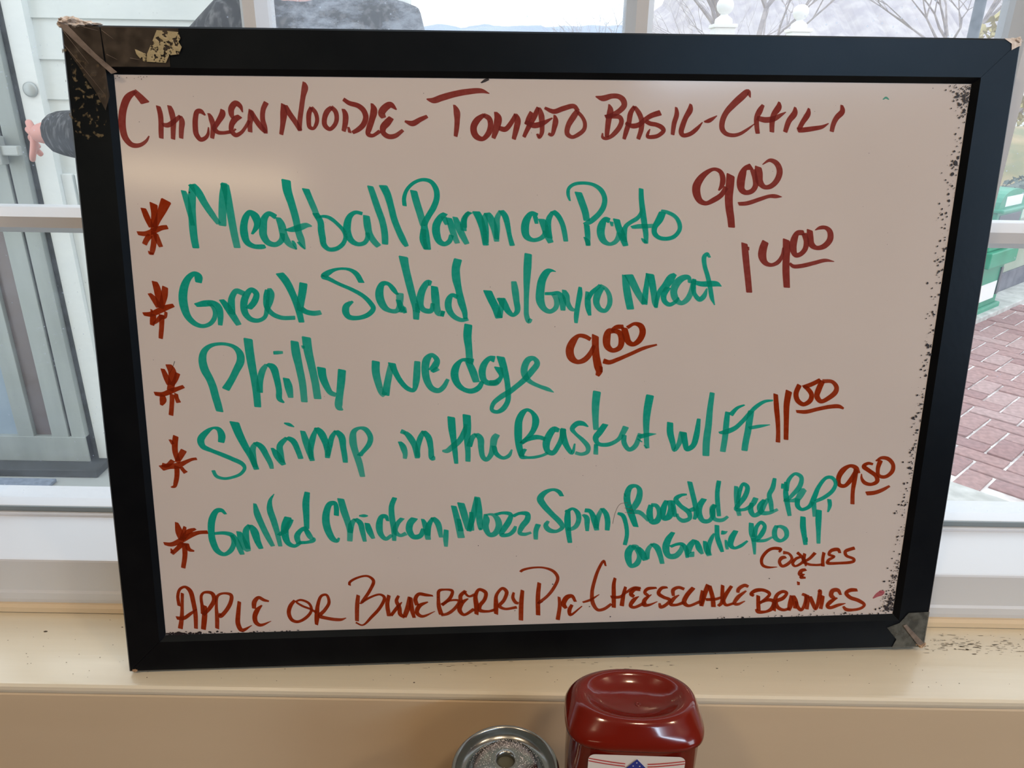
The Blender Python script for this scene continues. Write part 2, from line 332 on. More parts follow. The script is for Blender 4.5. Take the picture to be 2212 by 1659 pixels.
structure(box('trim_4', (-2.6,2.36,0), (-1.50,2.46,.03), M['doordark'], None, .004))      # threshold
dm = box('door_mat', (-2.5,1.95,0), (-1.63,2.33,.012), M['mat'], None, .003); tag(dm, 'blue-grey door mat on the pale porch floor in front of the glass door', 'door mat')

# paving: individual clay pavers in herringbone, turned 45 degrees to the window
pv = empty('brick_pavement'); structure(pv)
box('outer_paving', (1.2,.9,-.05), (9.0,7.5,-.0085), M['farpave'], pv)
q_ = []
for y_ in (1.9, 5.0): q_.append((.49+.622*y_-.28-.05*y_, y_))
for y_ in (5.0, 1.9): q_.append((.49+.622*y_+.28+.05*y_, y_))
obj('paving_bed', [(x,y,-.0072) for x, y in q_]+[(x,y,-.04) for x, y in q_], [(3,2,1,0),(4,5,6,7)]+[(i,(i+1)%4,(i+1)%4+4,i+4) for i in range(4)], M['mortar'], pv)
def in_region(x, y):
    # the wedge of ground seen past the right-hand side of the board, with a margin
    e = (x-1.64)*.73 + (y-2.438)*.69          # in front of the paving edge or not
    if e < .05: return False
    c = .36 + .622*(y-0.0)                    # middle of the wedge at this depth
    return abs(x-c-.13) < .30+.05*y and y < 5.0
rnd = random.Random(4); th = math.radians(45-3); ca, sa = math.cos(th), math.sin(th)
pm = {}
def paver_mesh(k):
    if k not in pm:
        bm = bmesh.new(); add_box(bm, (-.095,-.045,-.03), (.095,.045,.0), .005)
        me = bpy.data.meshes.new('paving_brick'); bm.to_mesh(me); bm.free(); me.materials.append(BR_[k]); pm[k] = me
    return pm[k]
cnt = 0
for i in range(-45, 60):
    for j in range(-45, 60):
        # herringbone with 2:1 bricks on a 0.1 m grid
        t = (i - j) % 4
        if t == 0: cx_, cy_, rot = (i+.5)*.1+.05, (j+.5)*.1, 0
        elif t == 3: cx_, cy_, rot = (i+.5)*.1, (j+.5)*.1-.05+.1, 90
        else: continue
        X = ca*cx_ - sa*cy_ + 2.3; Y = sa*cx_ + ca*cy_ + 3.3
        if in_region(X, Y) and cnt < 300:
            o = bpy.data.objects.new('paving_brick', paver_mesh(rnd.choice((0,0,1,2)))); C.objects.link(o); o.parent = pv
            o.location = (X, Y, rnd.uniform(-.002,.003)); o.rotation_euler = (rnd.uniform(-.008,.008), rnd.uniform(-.008,.008), th+math.radians(rot)+rnd.uniform(-.01,.01)); cnt += 1
# concrete strip between paving and building
vs = [(1.0,.7,-.04),(3.4,.7,-.04),(1.80,2.27,-.04),(1.64,2.44,-.04),(1.2,2.9,-.04)]
structure(obj('trim_5', vs+[(a,b,.001) for a,b,c in vs], [(4,3,2,1,0),(5,6,7,8,9)]+[(i,(i+1)%5,(i+1)%5+5,i+5) for i in range(5)], M['concrete']))
# low sage wall with a dark base, running back at 40 degrees, and a kerb in front
U = Vector((.77,.64,0)).normalized(); V = Vector((-U.y, U.x, 0))
def umat(o): return Matrix(((U.x,V.x,0,o[0]),(U.y,V.y,0,o[1]),(0,0,1,o[2]),(0,0,0,1)))
sw = empty('wall_sage'); structure(sw); sw.matrix_world = umat((3.30,5.06,0))
box('wall_body', (-1.4,0,.16), (.85,.15,.54), M['wallgreen'], sw, .004)
box('wall_base', (-1.4,-.012,.015), (.85,.16,.16), M['wallbase'], sw, .003)
kb = box('trim_6', (-1.4,-.20,-.03), (.85,-.012,.03), M['concrete'], None, .006); kb.matrix_world = umat((3.30,5.06,0)); structure(kb)
# green newspaper box
nb = empty('newspaper_box'); nb.matrix_world = umat((3.235,4.80,0))
tag(nb, 'green plastic newspaper vending box with a white label, beside the low sage wall', 'newspaper box')
box('base', (-.46,.0,0), (.02,.34,.06), M['boxgreen'], nb, .01)
box('body', (-.42,.02,.06), (-.02,.32,.34), M['boxgreen'], nb, .006)
box('label', (-.40,.0165,.10), (-.09,.0195,.215), M['paper'], nb, 0)
box('coin_panel', (-.075,.012,.12), (-.04,.0205,.30), M['boxdark'], nb, .002)
box('upper_case', (-.45,-.03,.34), (.005,.36,.44), M['boxgreen'], nb, .008)
box('display_box', (-.44,0,.44), (-.01,.34,.68), M['boxgreen'], nb, .01)
box('display_window', (-.40,-.004,.49), (-.05,.003,.66), M['boxdark'], nb, .003)
box('folded_paper', (-.40,-.007,.49), (-.13,-.0035,.56), M['paper'], nb)
box('shelf', (-.46,-.035,.68), (.015,.365,.70), M['boxgreen'], nb, .006)
bm = bmesh.new(); pr = []
for k in range(13):
    a = math.pi*k/12; pr.append((-.225-.215*math.cos(a), .70+.11*math.sin(a)**.75 if 0 < k < 12 else .70))
for yy in (0,.33):
    for p in pr: bm.verts.new((p[0], yy, p[1]))
bm.verts.ensure_lookup_table(); nn = len(pr)
for k in range(nn-1): bm.faces.new((bm.verts[k], bm.verts[k+1], bm.verts[k+1+nn], bm.verts[k+nn]))
bm.faces.new([bm.verts[k] for k in range(nn)][::-1]); bm.faces.new([bm.verts[k+nn] for k in range(nn)])
bmesh.ops.recalc_face_normals(bm, faces=bm.faces); bobj('hood', bm, M['boxgreen'], nb)
box('hood_label', (-.36,-.003,.71), (-.09,-.0005,.77), M['paper'], nb)

# hedge, grass bank, white building beyond
def blob(name, c, r, m, n=420, leaf=.05, seed=1, parent=None):
    rr = random.Random(seed); vs = []; fs = []
    for k in range(n):
        a = rr.uniform(0, 2*math.pi); z = rr.uniform(-.9, 1); s = math.sqrt(max(0, 1-z*z)); q = rr.uniform(.72, 1.0)
        p = Vector((c[0]+r[0]*s*math.cos(a)*q, c[1]+r[1]*s*math.sin(a)*q, c[2]+r[2]*z*q))
        d = Vector((rr.gauss(0,1), rr.gauss(0,1), rr.gauss(0,1))).normalized(); e = d.orthogonal().normalized(); L_ = leaf*rr.uniform(.6,1.3)
        i = len(vs); f = e.cross(d)
        vs += [p-e*L_, p+f*L_*.5, p+e*L_, p-f*L_*.5]; fs.append((i,i+1,i+2,i+3))
    return obj(name, vs, fs, m, parent)
def ico(name, c, r, m, parent=None, amp=.12, seed=0, sub=3):
    bm = bmesh.new(); bmesh.ops.create_icosphere(bm, subdivisions=sub, radius=1.0)
    for v in bm.verts:
        k = 1+amp*noise.noise(v.co*2.3+Vector((seed,0,0)))*2
        v.co = Vector((c[0]+v.co.x*r[0]*k, c[1]+v.co.y*r[1]*k, c[2]+v.co.z*r[2]*k))
    return bobj(name, bm, m, parent)
hd = empty('hedge', (4.72,6.35,0)); tag(hd, 'clipped grey-green hedge behind the sage wall and the newspaper box', 'hedge')
o = ico('foliage_core', (0,0,.36), (.80,.42,.40), M['hedge'], hd, .10); o2 = blob('leaves', (0,0,.37), (.85,.46,.44), M['hedge'], 2600, .03, 3, hd); o2['kind'] = 'stuff'
gb = ico('trim_7', (6.2,9.5,-.25), (3.6,2.3,1.22), M['grass'], None, .05); structure(gb)
wb = empty('white_shed', (9.4,13.6,0)); tag(wb, 'low white shed with a grey roof line beyond the dry grass bank', 'shed')
box('wall', (-2.6,-.6,0), (3.2,1.0,1.06), mat('white_shed_paint', (.85,.86,.88), .7), wb); box('band', (-2.65,-.66,1.06), (3.25,1.05,1.14), mat('grey_band', (.42,.44,.42), .8), wb); box('upper_wall', (-2.6,-.6,1.14), (3.2,1.0,1.62), bpy.data.materials['white_shed_paint'], wb)

# two white fence posts with ball finials
def fence_post(x, y, zt, label):
    p = empty('fence_post', (x,y,0)); tag(p, label, 'fence post', 'white fence posts with ball finials')
    h = .053
    box('shaft', (-h,-h,0), (h,h,zt-.148), M['post'], p, .004)
    box('cap', (-h-.010,-h-.010,zt-.148), (h+.010,h+.010,zt-.130), M['post'], p, .004)
    lathe('finial', [(0,-.130),(.046,-.130),(.047,-.118),(.044,-.104),(.028,-.092),(.020,-.086),(.019,-.080),(.028,-.076),(.040,-.062),(.045,-.045),(.043,-.028),(.034,-.012),(.02,-.003),(0,0)], M['post'], p, 32).location = (0,0,zt)
fence_post(1.098, 4.4, 1.795, 'left white post with a ball finial, nearer the middle window bar')
fence_post(1.640, 4.8, 1.806, 'right white post with a ball finial, before the bare trees')
lp = empty('lamp_post', (3.675,6.62,0)); tag(lp, 'slim dark grey metal post outside the top right pane', 'lamp post')
lathe('shaft', [(.045,.12),(.042,2.9),(.0,2.92)], M['darkpost'], lp, 16); lathe('base', [(0,0),(.09,0),(.085,.05),(.05,.12),(.0,.12)], M['darkpost'], lp, 16)

# bare trees
def tree(x, y, h, seed, label, lean=0.0, spread=.55, depth=7, m='bark'):
    rr = random.Random(seed); t = empty('bare_tree', (x,y,0)); tag(t, label, 'tree', 'bare winter trees on the slope')
    tb = bmesh.new(); bb = bmesh.new()
    def grow(bm, p, d, L_, r, lv):
        q = p; steps = 2
        for s in range(steps):
            d2 = (d+Vector((rr.gauss(0,.12), rr.gauss(0,.12), rr.gauss(0,.06)))).normalized(); e = q+d2*L_/steps
            tube(bm if lv == 0 else bb, q, e, r*(1-.25*s), r*(1-.25*(s+1)), 5 if lv < 3 else 3); q = e; d = d2
        if lv >= depth: return
        for k in range(3 if lv < 4 else 2):
            a = rr.uniform(0, 2*math.pi); sp = spread*rr.uniform(.5,1.25)
            nd_ = (d + Vector((math.cos(a)*sp, math.sin(a)*sp, rr.uniform(-.05,.28)))).normalized()
            grow(bb, q, nd_, L_*rr.uniform(.62,.85), r*.56, lv+1)
    grow(tb, Vector((0,0,0)), Vector((lean,0,1)).normalized(), h*.30, h*.020, 0)
    bobj('trunk', tb, M[m], t); o = bobj('branches', bb, M[m], t); return t
tree(2.75, 9.0, 4.2, 11, 'slim bare tree between the two fence posts', .05)
tree(9.4, 16.0, 5.2, 5, 'spreading bare tree right of the fence posts', -.15, .6)
tree(5.9, 10.2, 3.7, 23, 'bare tree next to the dark metal post', .12, .65)
tree(3.6, 13.0, 4.0, 8, 'far bare tree behind the left fence post', .0, .6)
tree(2.0, 16.0, 3.1, 31, 'small bare tree left of the middle window bar', -.35, .8, 5)
yb = empty('yellow_shrub', (4.75,7.75,0)); tag(yb, 'yellowing shrub at the far right of the top right pane', 'shrub')
b2 = bmesh.new(); tube(b2, (0,0,0), (.05,0,1.2), .04, .02); bobj('stem', b2, M['bark'], yb)
o = blob('foliage', (.05,0,1.55), (.55,.5,.62), M['bush'], 900, .05, 9, yb); o['kind'] = 'stuff'
# brushwood slope and the far hills
def ridge(name, x0, x1, y, hf, depth, m, n=90):
    vs = []; fs = []
    for i in range(n+1):
        x = x0+(x1-x0)*i/n; h = hf(x)
        vs += [(x,y,-1), (x,y,h*.55), (x,y+depth*.35,h*.9), (x,y+depth*.6,h), (x,y+depth,-1)]
    for i in range(n):
        for k in range(4): fs.append((i*5+k, i*5+5+k, i*5+6+k, i*5+k+1))
    return structure(obj(name, vs, fs, m))
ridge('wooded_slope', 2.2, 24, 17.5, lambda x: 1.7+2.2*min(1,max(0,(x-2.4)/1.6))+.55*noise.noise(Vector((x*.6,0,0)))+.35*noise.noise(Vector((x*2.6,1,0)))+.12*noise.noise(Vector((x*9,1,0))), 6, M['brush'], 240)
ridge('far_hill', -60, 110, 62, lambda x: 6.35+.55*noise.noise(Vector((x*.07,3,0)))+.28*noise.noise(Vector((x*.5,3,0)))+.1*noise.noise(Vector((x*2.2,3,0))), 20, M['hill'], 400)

# ------------------------------------------------------------------ person outside, at the glass door
pr_ = empty('person', (-.49,1.93,0)); PZ = .07; tag(pr_, 'person in a charcoal coat outside, back turned, hand out to the glass door', 'person')
def skinobj(name, pts, edges, m, root=0, sub=2):
    me = bpy.data.meshes.new(name); me.from_pydata([Vector(p[:3]) for p in pts], edges, []); me.update(); me.materials.append(m)
    o = bpy.data.objects.new(name, me); C.objects.link(o); o.parent = pr_
    sk = o.modifiers.new('skin', 'SKIN'); sk.use_smooth_shade = True
    for i, p in enumerate(pts):
        r = p[3]; me.skin_vertices[0].data[i].radius = (r, p[4] if len(p) > 4 else r)
        me.skin_vertices[0].data[i].use_root = (i == root)
    s = o.modifiers.new('sub', 'SUBSURF'); s.levels = sub; s.render_levels = sub
    return o
# body (hands and head show; x relative to -.48, y to 1.93)
body = [(0,0,.92,.14,.10),(0,0,1.15,.12,.09),(0,-.01,1.40,.13,.09),(0,0,1.56,.055,.055),(0,.03,1.67,.085,.10),(0,.03,1.77,.08,.09),
        (-.17,0,1.44,.055),(-.44,.08,1.22,.045),(-.84,.30,1.20,.033),(-.905,.340,1.195,.056,.034),
        (.17,0,1.42,.055),(.23,.02,1.14,.045),(.21,.10,.90,.033),(.21,.13,.81,.036,.02),
        (-.10,0,.85,.09),(-.11,.0,.48,.06),(-.11,.0,.09,.045),(-.11,.14,.045,.04,.03),
        (.10,0,.85,.09),(.11,.0,.48,.06),(.11,.0,.09,.045),(.11,.14,.045,.04,.03)]
skinobj('body', body, [(0,1),(1,2),(2,3),(3,4),(4,5),(2,6),(6,7),(7,8),(8,9),(2,10),(10,11),(11,12),(12,13),(0,14),(14,15),(15,16),(16,17),(0,18),(18,19),(19,20),(20,21)], M['skin'])
H0 = Vector((-.925,.35,1.19))
fing = [((-.020,.02,.034),(-.034,.050,.026),(-.026,.060,-.002)), ((-.026,.02,.014),(-.040,.052,.006),(-.030,.060,-.022)), ((-.022,.02,-.010),(-.036,.048,-.020),(-.024,.056,-.044)), ((-.012,.015,-.032),(-.024,.036,-.046),(-.012,.042,-.064)), ((.0,-.01,-.030),(-.004,-.020,-.058),(-.016,-.006,-.074))]
for a, b_, c_ in fing:
    P_ = [H0, H0+Vector(a), H0+Vector(b_), H0+Vector(c_)]
    skinobj('finger', [(*P_[0],.011),(*P_[1],.0105),(*P_[2],.0095),(*P_[3],.008)], [(0,1),(1,2),(2,3)], M['skin'])
for k in range(5):
    b0 = Vector((.21,.13,.81)); dx = (-.026+.013*k) if k < 4 else .03
    P_ = [b0, b0+Vector((dx*.3,.012+dx,-.03)), b0+Vector((dx*.3,.02+dx,-.065 if k < 4 else -.05)), b0+Vector((dx*.2,.012+dx,-.09 if k < 4 else -.068))]
    skinobj('finger', [(*P_[0],.011),(*P_[1],.0105),(*P_[2],.0095),(*P_[3],.008)], [(0,1),(1,2),(2,3)], M['skin'])
skinobj('coat', [(0,0,.80,.20,.15),(0,0,1.08,.18,.15),(0,-.01,1.37,.20,.16),(0,-.01,1.56,.15,.14),
        (-.19,0,1.44,.10),(-.45,.08,1.22,.085),(-.66,.19,1.20,.075),(-.79,.275,1.20,.066),(-.825,.295,1.20,.060),
        (.21,0,1.44,.10),(.25,.02,1.14,.072),(.225,.09,.93,.058)],
        [(0,1),(1,2),(2,3),(2,4),(4,5),(5,6),(6,7),(7,8),(2,9),(9,10),(10,11)], M['coat'])
skinobj('trousers', [(0,0,.90,.16,.12),(-.10,0,.82,.105),(-.11,0,.48,.08),(-.11,0,.10,.07),(.10,0,.82,.105),(.11,0,.48,.08),(.11,0,.10,.07)], [(0,1),(1,2),(2,3),(0,4),(4,5),(5,6)], M['trouser'])
for s in (-1, 1):
    o = ico('shoe', (s*.11,.05,.045), (.052,.14,.045), M['shoe'], pr_, .02)
    ico('ear', (s*.088,.03,1.705), (.012,.022,.032), M['skin'], pr_, .02, sub=2)
    ico('eye', (s*.032,.118,1.725), (.013,.010,.010), M['eye'], pr_, 0, sub=2)
ico('nose', (0,.128,1.695), (.014,.020,.024), M['skin'], pr_, .02, sub=2)
ico('mouth', (0,.118,1.648), (.028,.008,.007), M['lip'], pr_, 0, sub=2)
bm = bmesh.new(); bmesh.ops.create_icosphere(bm, subdivisions=3, radius=1.0)
bmesh.ops.delete(bm, geom=[v for v in bm.verts if v.co.y > .35 and v.co.z < .35 or v.co.z < -.55], context='VERTS')
for v in bm.verts: v.co = Vector((v.co.x*.096, .022+v.co.y*.112, 1.73+v.co.z*.118))
bobj('hair', bm, M['hair'], pr_, True)

# ------------------------------------------------------------------ table, ketchup bottle, shaker
tb = empty('table', (.05,.0,0)); tag(tb, 'brown laminate table pushed against the window wall', 'table')
box('table_top', (-.75,-.34,.76), (.70,.418,.79), M['table'], tb, .005); box('pedestal', (-.05,-.05,.04), (.05,.05,.76), M['darkpost'], tb, .004); box('foot', (-.3,-.05,0), (.3,.05,.04), M['darkpost'], tb, .008); box('foot', (-.05,-.28,0), (.05,.28,.04), M['darkpost'], tb, .008)

kb_ = empty('ketchup_bottle', (.0765,.3450,.79)); kb_.rotation_euler = (0,0,math.radians(-1.2))
tag(kb_, 'upside-down red squeeze bottle with a white starred label, below the board', 'bottle')
def sup(a, b, e, n=64):
    r = []
    for k in range(n):
        t = 2*math.pi*k/n; c_, s_ = math.cos(t), math.sin(t)
        e_ = min(e, 2.5) if s_ > 0 else e
        r.append((a*math.copysign(abs(c_)**(2/e_), c_), b*(.93 if s_ > 0 else 1)*math.copysign(abs(s_)**(2/e_), s_)))
    return r
# rings from the dished base (uppermost) down to the neck: a, b, exponent, z
T = .2165
def dish(z0, s): return z0
rings = [(.0015,.001,2,T-.0078),(.006,.0035,2,T-.0075),(.013,.008,2.0,T-.0070),(.019,.0115,2.0,T-.0060),(.0245,.0150,2.0,T-.0038),(.0275,.0170,2.05,T-.0014),(.0295,.0183,2.1,T-.0003),(.0320,.0198,2.1,T+.0003),(.0345,.0215,2.15,T-.0002),(.0362,.0230,2.2,T-.0014),(.0370,.0238,2.3,T-.0026),(.0388,.0262,2.8,T-.0062),(.0405,.0287,3.4,T-.0098),(.0414,.0296,3.8,T-.0124),(.0414,.0297,3.9,T-.0144),(.0404,.0288,3.8,T-.0158),(.0396,.0280,3.8,T-.0164),(.0393,.0277,3.8,T-.0175),(.0393,.0277,3.6,T-.05),(.0385,.0272,3.4,T-.09),(.0365,.0262,3.0,T-.125),(.032,.024,2.6,T-.150),(.024,.020,2.2,T-.167),(.019,.018,2,T-.174),(.0185,.0185,2,T-.181)]
vs = []; fs = []; N = 64
for a, b, e, z in rings:
    for (x, y), k in zip(sup(a, b, e, N), range(N)):
        # the front and rear edges of the top dip between raised corners
        vs.append((x, y, z))
for r in range(len(rings)-1):
    for k in range(N): fs.append((r*N+k, (r+1)*N+k, (r+1)*N+(k+1) % N, r*N+(k+1) % N))
fs.append(tuple(range(N))); fs.append(tuple(range((len(rings)-1)*N, len(rings)*N))[::-1])
ob = obj('bottle', vs, fs, M['ketchup'], kb_, True)
bm = bmesh.new(); bm.from_mesh(ob.data); bmesh.ops.recalc_face_normals(bm, faces=bm.faces); bm.to_mesh(ob.data); bm.free()
lathe('cap', [(0,0),(.026,0),(.0268,.002),(.0258,.030),(.022,.036),(.0,.036)], M['cap'], kb_, 40)
lathe('mould_mark', [(.0006,.0),(.0012,.0006),(.0018,.0)], M['ketchup'], kb_, 20).location = (.003,-.001,T-.0074)
# label: rounded front panel following the flat front of the bottle
def frontpatch(name, pts, m, lift, parent=kb_):
    vs = [(x, -(.02775+lift) + .35*x*x, T-.017-z) for x, z in pts]
    return obj(name, vs, [tuple(range(len(vs)))], m, parent)
LW, LH = .0280, .085
def rr_pts(w, h, r, n=6):
    P = []
    for cx_, cz_, a0 in ((w-r, r, -90), (w-r, h-r, 0), (-w+r, h-r, 90), (-w+r, r, 180)):
        for k in range(n+1):
            a = math.radians(a0+90*k/n); P.append((cx_+r*math.cos(a), cz_+r*math.sin(a)))
    return P
lab = []
P = rr_pts(LW, LH, .004)
bm = bmesh.new(); f = bm.faces.new([bm.verts.new((x,0,-z)) for x, z in P]); bmesh.ops.triangulate(bm, faces=[f])
for v in bm.verts: v.co = Vector((v.co.x, -.02795-.00005+.30*v.co.x*v.co.x, T-.0195+v.co.z))
bobj('label', bm, M['label'], kb_)
bm = bmesh.new()
for dz in (.0042, .0062):
    for s in (-1, 1):
        for k in range(10):
            x0 = s*(.0065+(LW-.0067)*k/10*1.0); x1 = s*(.0065+(LW-.0067)*(k+1)/10)
            def zz(x): return dz+.0036*(1-(abs(x)/LW)**1.6)-.0016
            q = [(x0,zz(x0)),(x1,zz(x1)),(x1,zz(x1)+.0007),(x0,zz(x0)+.0007)]
            bm.faces.new([bm.verts.new((x,-.0283+.30*x*x,T-.0195-z)) for x, z in q])
bobj('label_stripe', bm, M['lred'], kb_)
bm = bmesh.new(); bm.faces.new([bm.verts.new((x,-.02845,T-.0195-z)) for x, z in ((0,.0022),(.0135,.0185),(0,.035),(-.0135,.0185))]); bobj('label_diamond', bm, M['lblue'], kb_)
bm = bmesh.new()
for r in range(1, 7):
    for c_ in range(-r+1, r, 2):
        x = c_*.0019; z = .0022+r*.0026
        if abs(x) > (z-.0022)*.83-.0014: continue
        vs = []
        for k in range(10):
            a = math.pi/2+k*math.pi/5; q = .00062 if k % 2 == 0 else .00027; vs.append(bm.verts.new((x+q*math.cos(a), -.0286, T-.0195-z+q*math.sin(a))))
        bm.faces.new(vs)
bobj('label_stars', bm, M['lstar'], kb_)

sh = empty('sugar_shaker', (-.0002,.3395,.79)); tag(sh, 'glass shaker with a dusty polished steel lid, left of the red bottle', 'shaker')
lathe('jar', [(0,.0),(.030,.0),(.0315,.004),(.0315,.10),(.029,.125),(.029,.146),(.0,.146)], M['jar'], sh)
lathe('lid', [(.0305,0.1240),(.0325,0.1260),(.0332,0.1540),(.0338,0.1568),(.0338,0.1588),(.0328,0.1602),(.0318,0.1602),(.0310,0.1590),(.0300,0.1558),(.0280,0.1535),(.0258,0.1530),(.0238,0.1545),(.0222,0.1585),(.0195,0.1625),(.0150,0.1652),(.0095,0.1666),(.0066,0.1670),(.0056,0.1662),(.0055,0.1620)], M['chrome'], sh, 72)
lathe('pour_hole', [(.0,0.1632),(.0055,0.1632)], M['hole'], sh, 24)
rr = random.Random(2); bm = bmesh.new()
for k in range(900):
    a = rr.gauss(math.pi*.35, 1.5); r = abs(rr.gauss(.0105,.0045))+.003
    if rr.random() < .12: r = rr.uniform(.004,.031)
    if r > .031 or r < .006: continue
    z = .1630-.0006*(r/.0095)**2 if r < .0095 else (.1626-(r-.0095)*.25 if r < .0150 else (.1612-(r-.015)*.62 if r < .0195 else (.1585-(r-.0195)*1.45 if r < .0238 else (.1505-(r-.0238)*.3 if r < .028 else .1497+(r-.028)*1.1))))
    s = rr.uniform(.00012,.00032); c_ = Vector((r*math.cos(a), r*math.sin(a), z+.004+s*.5))
    v = [bm.verts.new(c_+Vector(q)*s) for q in ((1,0,0),(-1,0,0),(0,1,0),(0,-1,0),(0,0,1),(0,0,-1))]
    for f in ((0,2,4),(2,1,4),(1,3,4),(3,0,4),(2,0,5),(1,2,5),(3,1,5),(0,3,5)): bm.faces.new([v[i] for i in f])
o = bobj('spilled_sugar', bm, M['sugar'], sh); o['kind'] = 'stuff'

# ------------------------------------------------------------------ the whiteboard
wb_ = bpy.data.objects.new('whiteboard', None); C.objects.link(wb_); wb_.empty_display_size = .05
wb_.matrix_world = Matrix(((0.9981162,-0.0149759,0.0594953,-0.2853660),(0.0611101,0.1568099,-0.9857364,0.4352334),(0.0054329,0.9875153,0.1574296,0.9300325),(0,0,0,1)))
tag(wb_, 'black-framed whiteboard with a handwritten food menu, leaning on the window', 'whiteboard')
BW, BH, SK, TH, IN0, IN1, REC = .620, .4514, .01947, .017, .0245, .0280, .0040
def sk(x, y): return x+SK*y
def rail(name, pts):
    """pts: outer start, outer end, with the mitre run to the inner corners"""
    (o0, o1, i0, i1, j0, j1) = pts
    L_ = []
    for (p, z) in ((o0,-TH),(o1,-TH),(o0,-.0012),(o1,-.0012)): L_.append((sk(*p), p[1], z))
    e = .0012
    def mixp(a, b, t): return (a[0]+(b[0]-a[0])*t, a[1]+(b[1]-a[1])*t)
    a0, a1 = mixp(o0,i0,.05), mixp(o1,i1,.05)
    for (p, z) in ((a0,0),(a1,0),(i0,0),(i1,0),(j0,-REC+.0004),(j1,-REC+.0004),(j0,-TH),(j1,-TH)): L_.append((sk(*p), p[1], z))
    f = [(0,1,3,2),(2,3,5,4),(4,5,7,6),(6,7,9,8),(8,9,11,10),(10,11,1,0),(0,2,4,6,8,10),(1,11,9,7,5,3)]
    o = obj(name, L_, f, M['frame'], wb_)
    bm = bmesh.new(); bm.from_mesh(o.data); bmesh.ops.recalc_face_normals(bm, faces=bm.faces); bm.to_mesh(o.data); bm.free()
c0 = [(0,0),(BW,0),(BW,BH),(0,BH)]; g = .00012
ci = [(IN0,IN0),(BW-IN0,IN0),(BW-IN0,BH-IN0),(IN0,BH-IN0)]; cj = [(IN1,IN1),(BW-IN1,IN1),(BW-IN1,BH-IN1),(IN1,BH-IN1)]
for k in range(4):
    a, b = k, (k+1) % 4; d = ((g,0),(0,g),(-g,0),(0,-g))[k]
    def sh_(p, s): return (p[0]+s*d[0], p[1]+s*d[1])
    rail('frame_rail', (sh_(c0[a],1), sh_(c0[b],-1), sh_(ci[a],1), sh_(ci[b],-1), sh_(cj[a],1), sh_(cj[b],-1)))
q = [(sk(x,y), y) for x, y in ((.02,.02),(BW-.02,.02),(BW-.02,BH-.02),(.02,BH-.02))]
vs = [(x,y,-REC) for x,y in q]+[(x,y,-REC-.008) for x,y in q]
panel = obj('panel', vs, [(0,1,2,3),(7,6,5,4),(0,4,5,1),(1,5,6,2),(2,6,7,3),(3,7,4,0)], M['white_panel'], wb_)
o = obj('backing', [(x,y,-REC-.0085) for x,y in q]+[(x,y,-REC-.0105) for x,y in q], [(0,1,2,3),(7,6,5,4),(0,4,5,1),(1,5,6,2),(2,6,7,3),(3,7,4,0)], M['wood'], wb_)

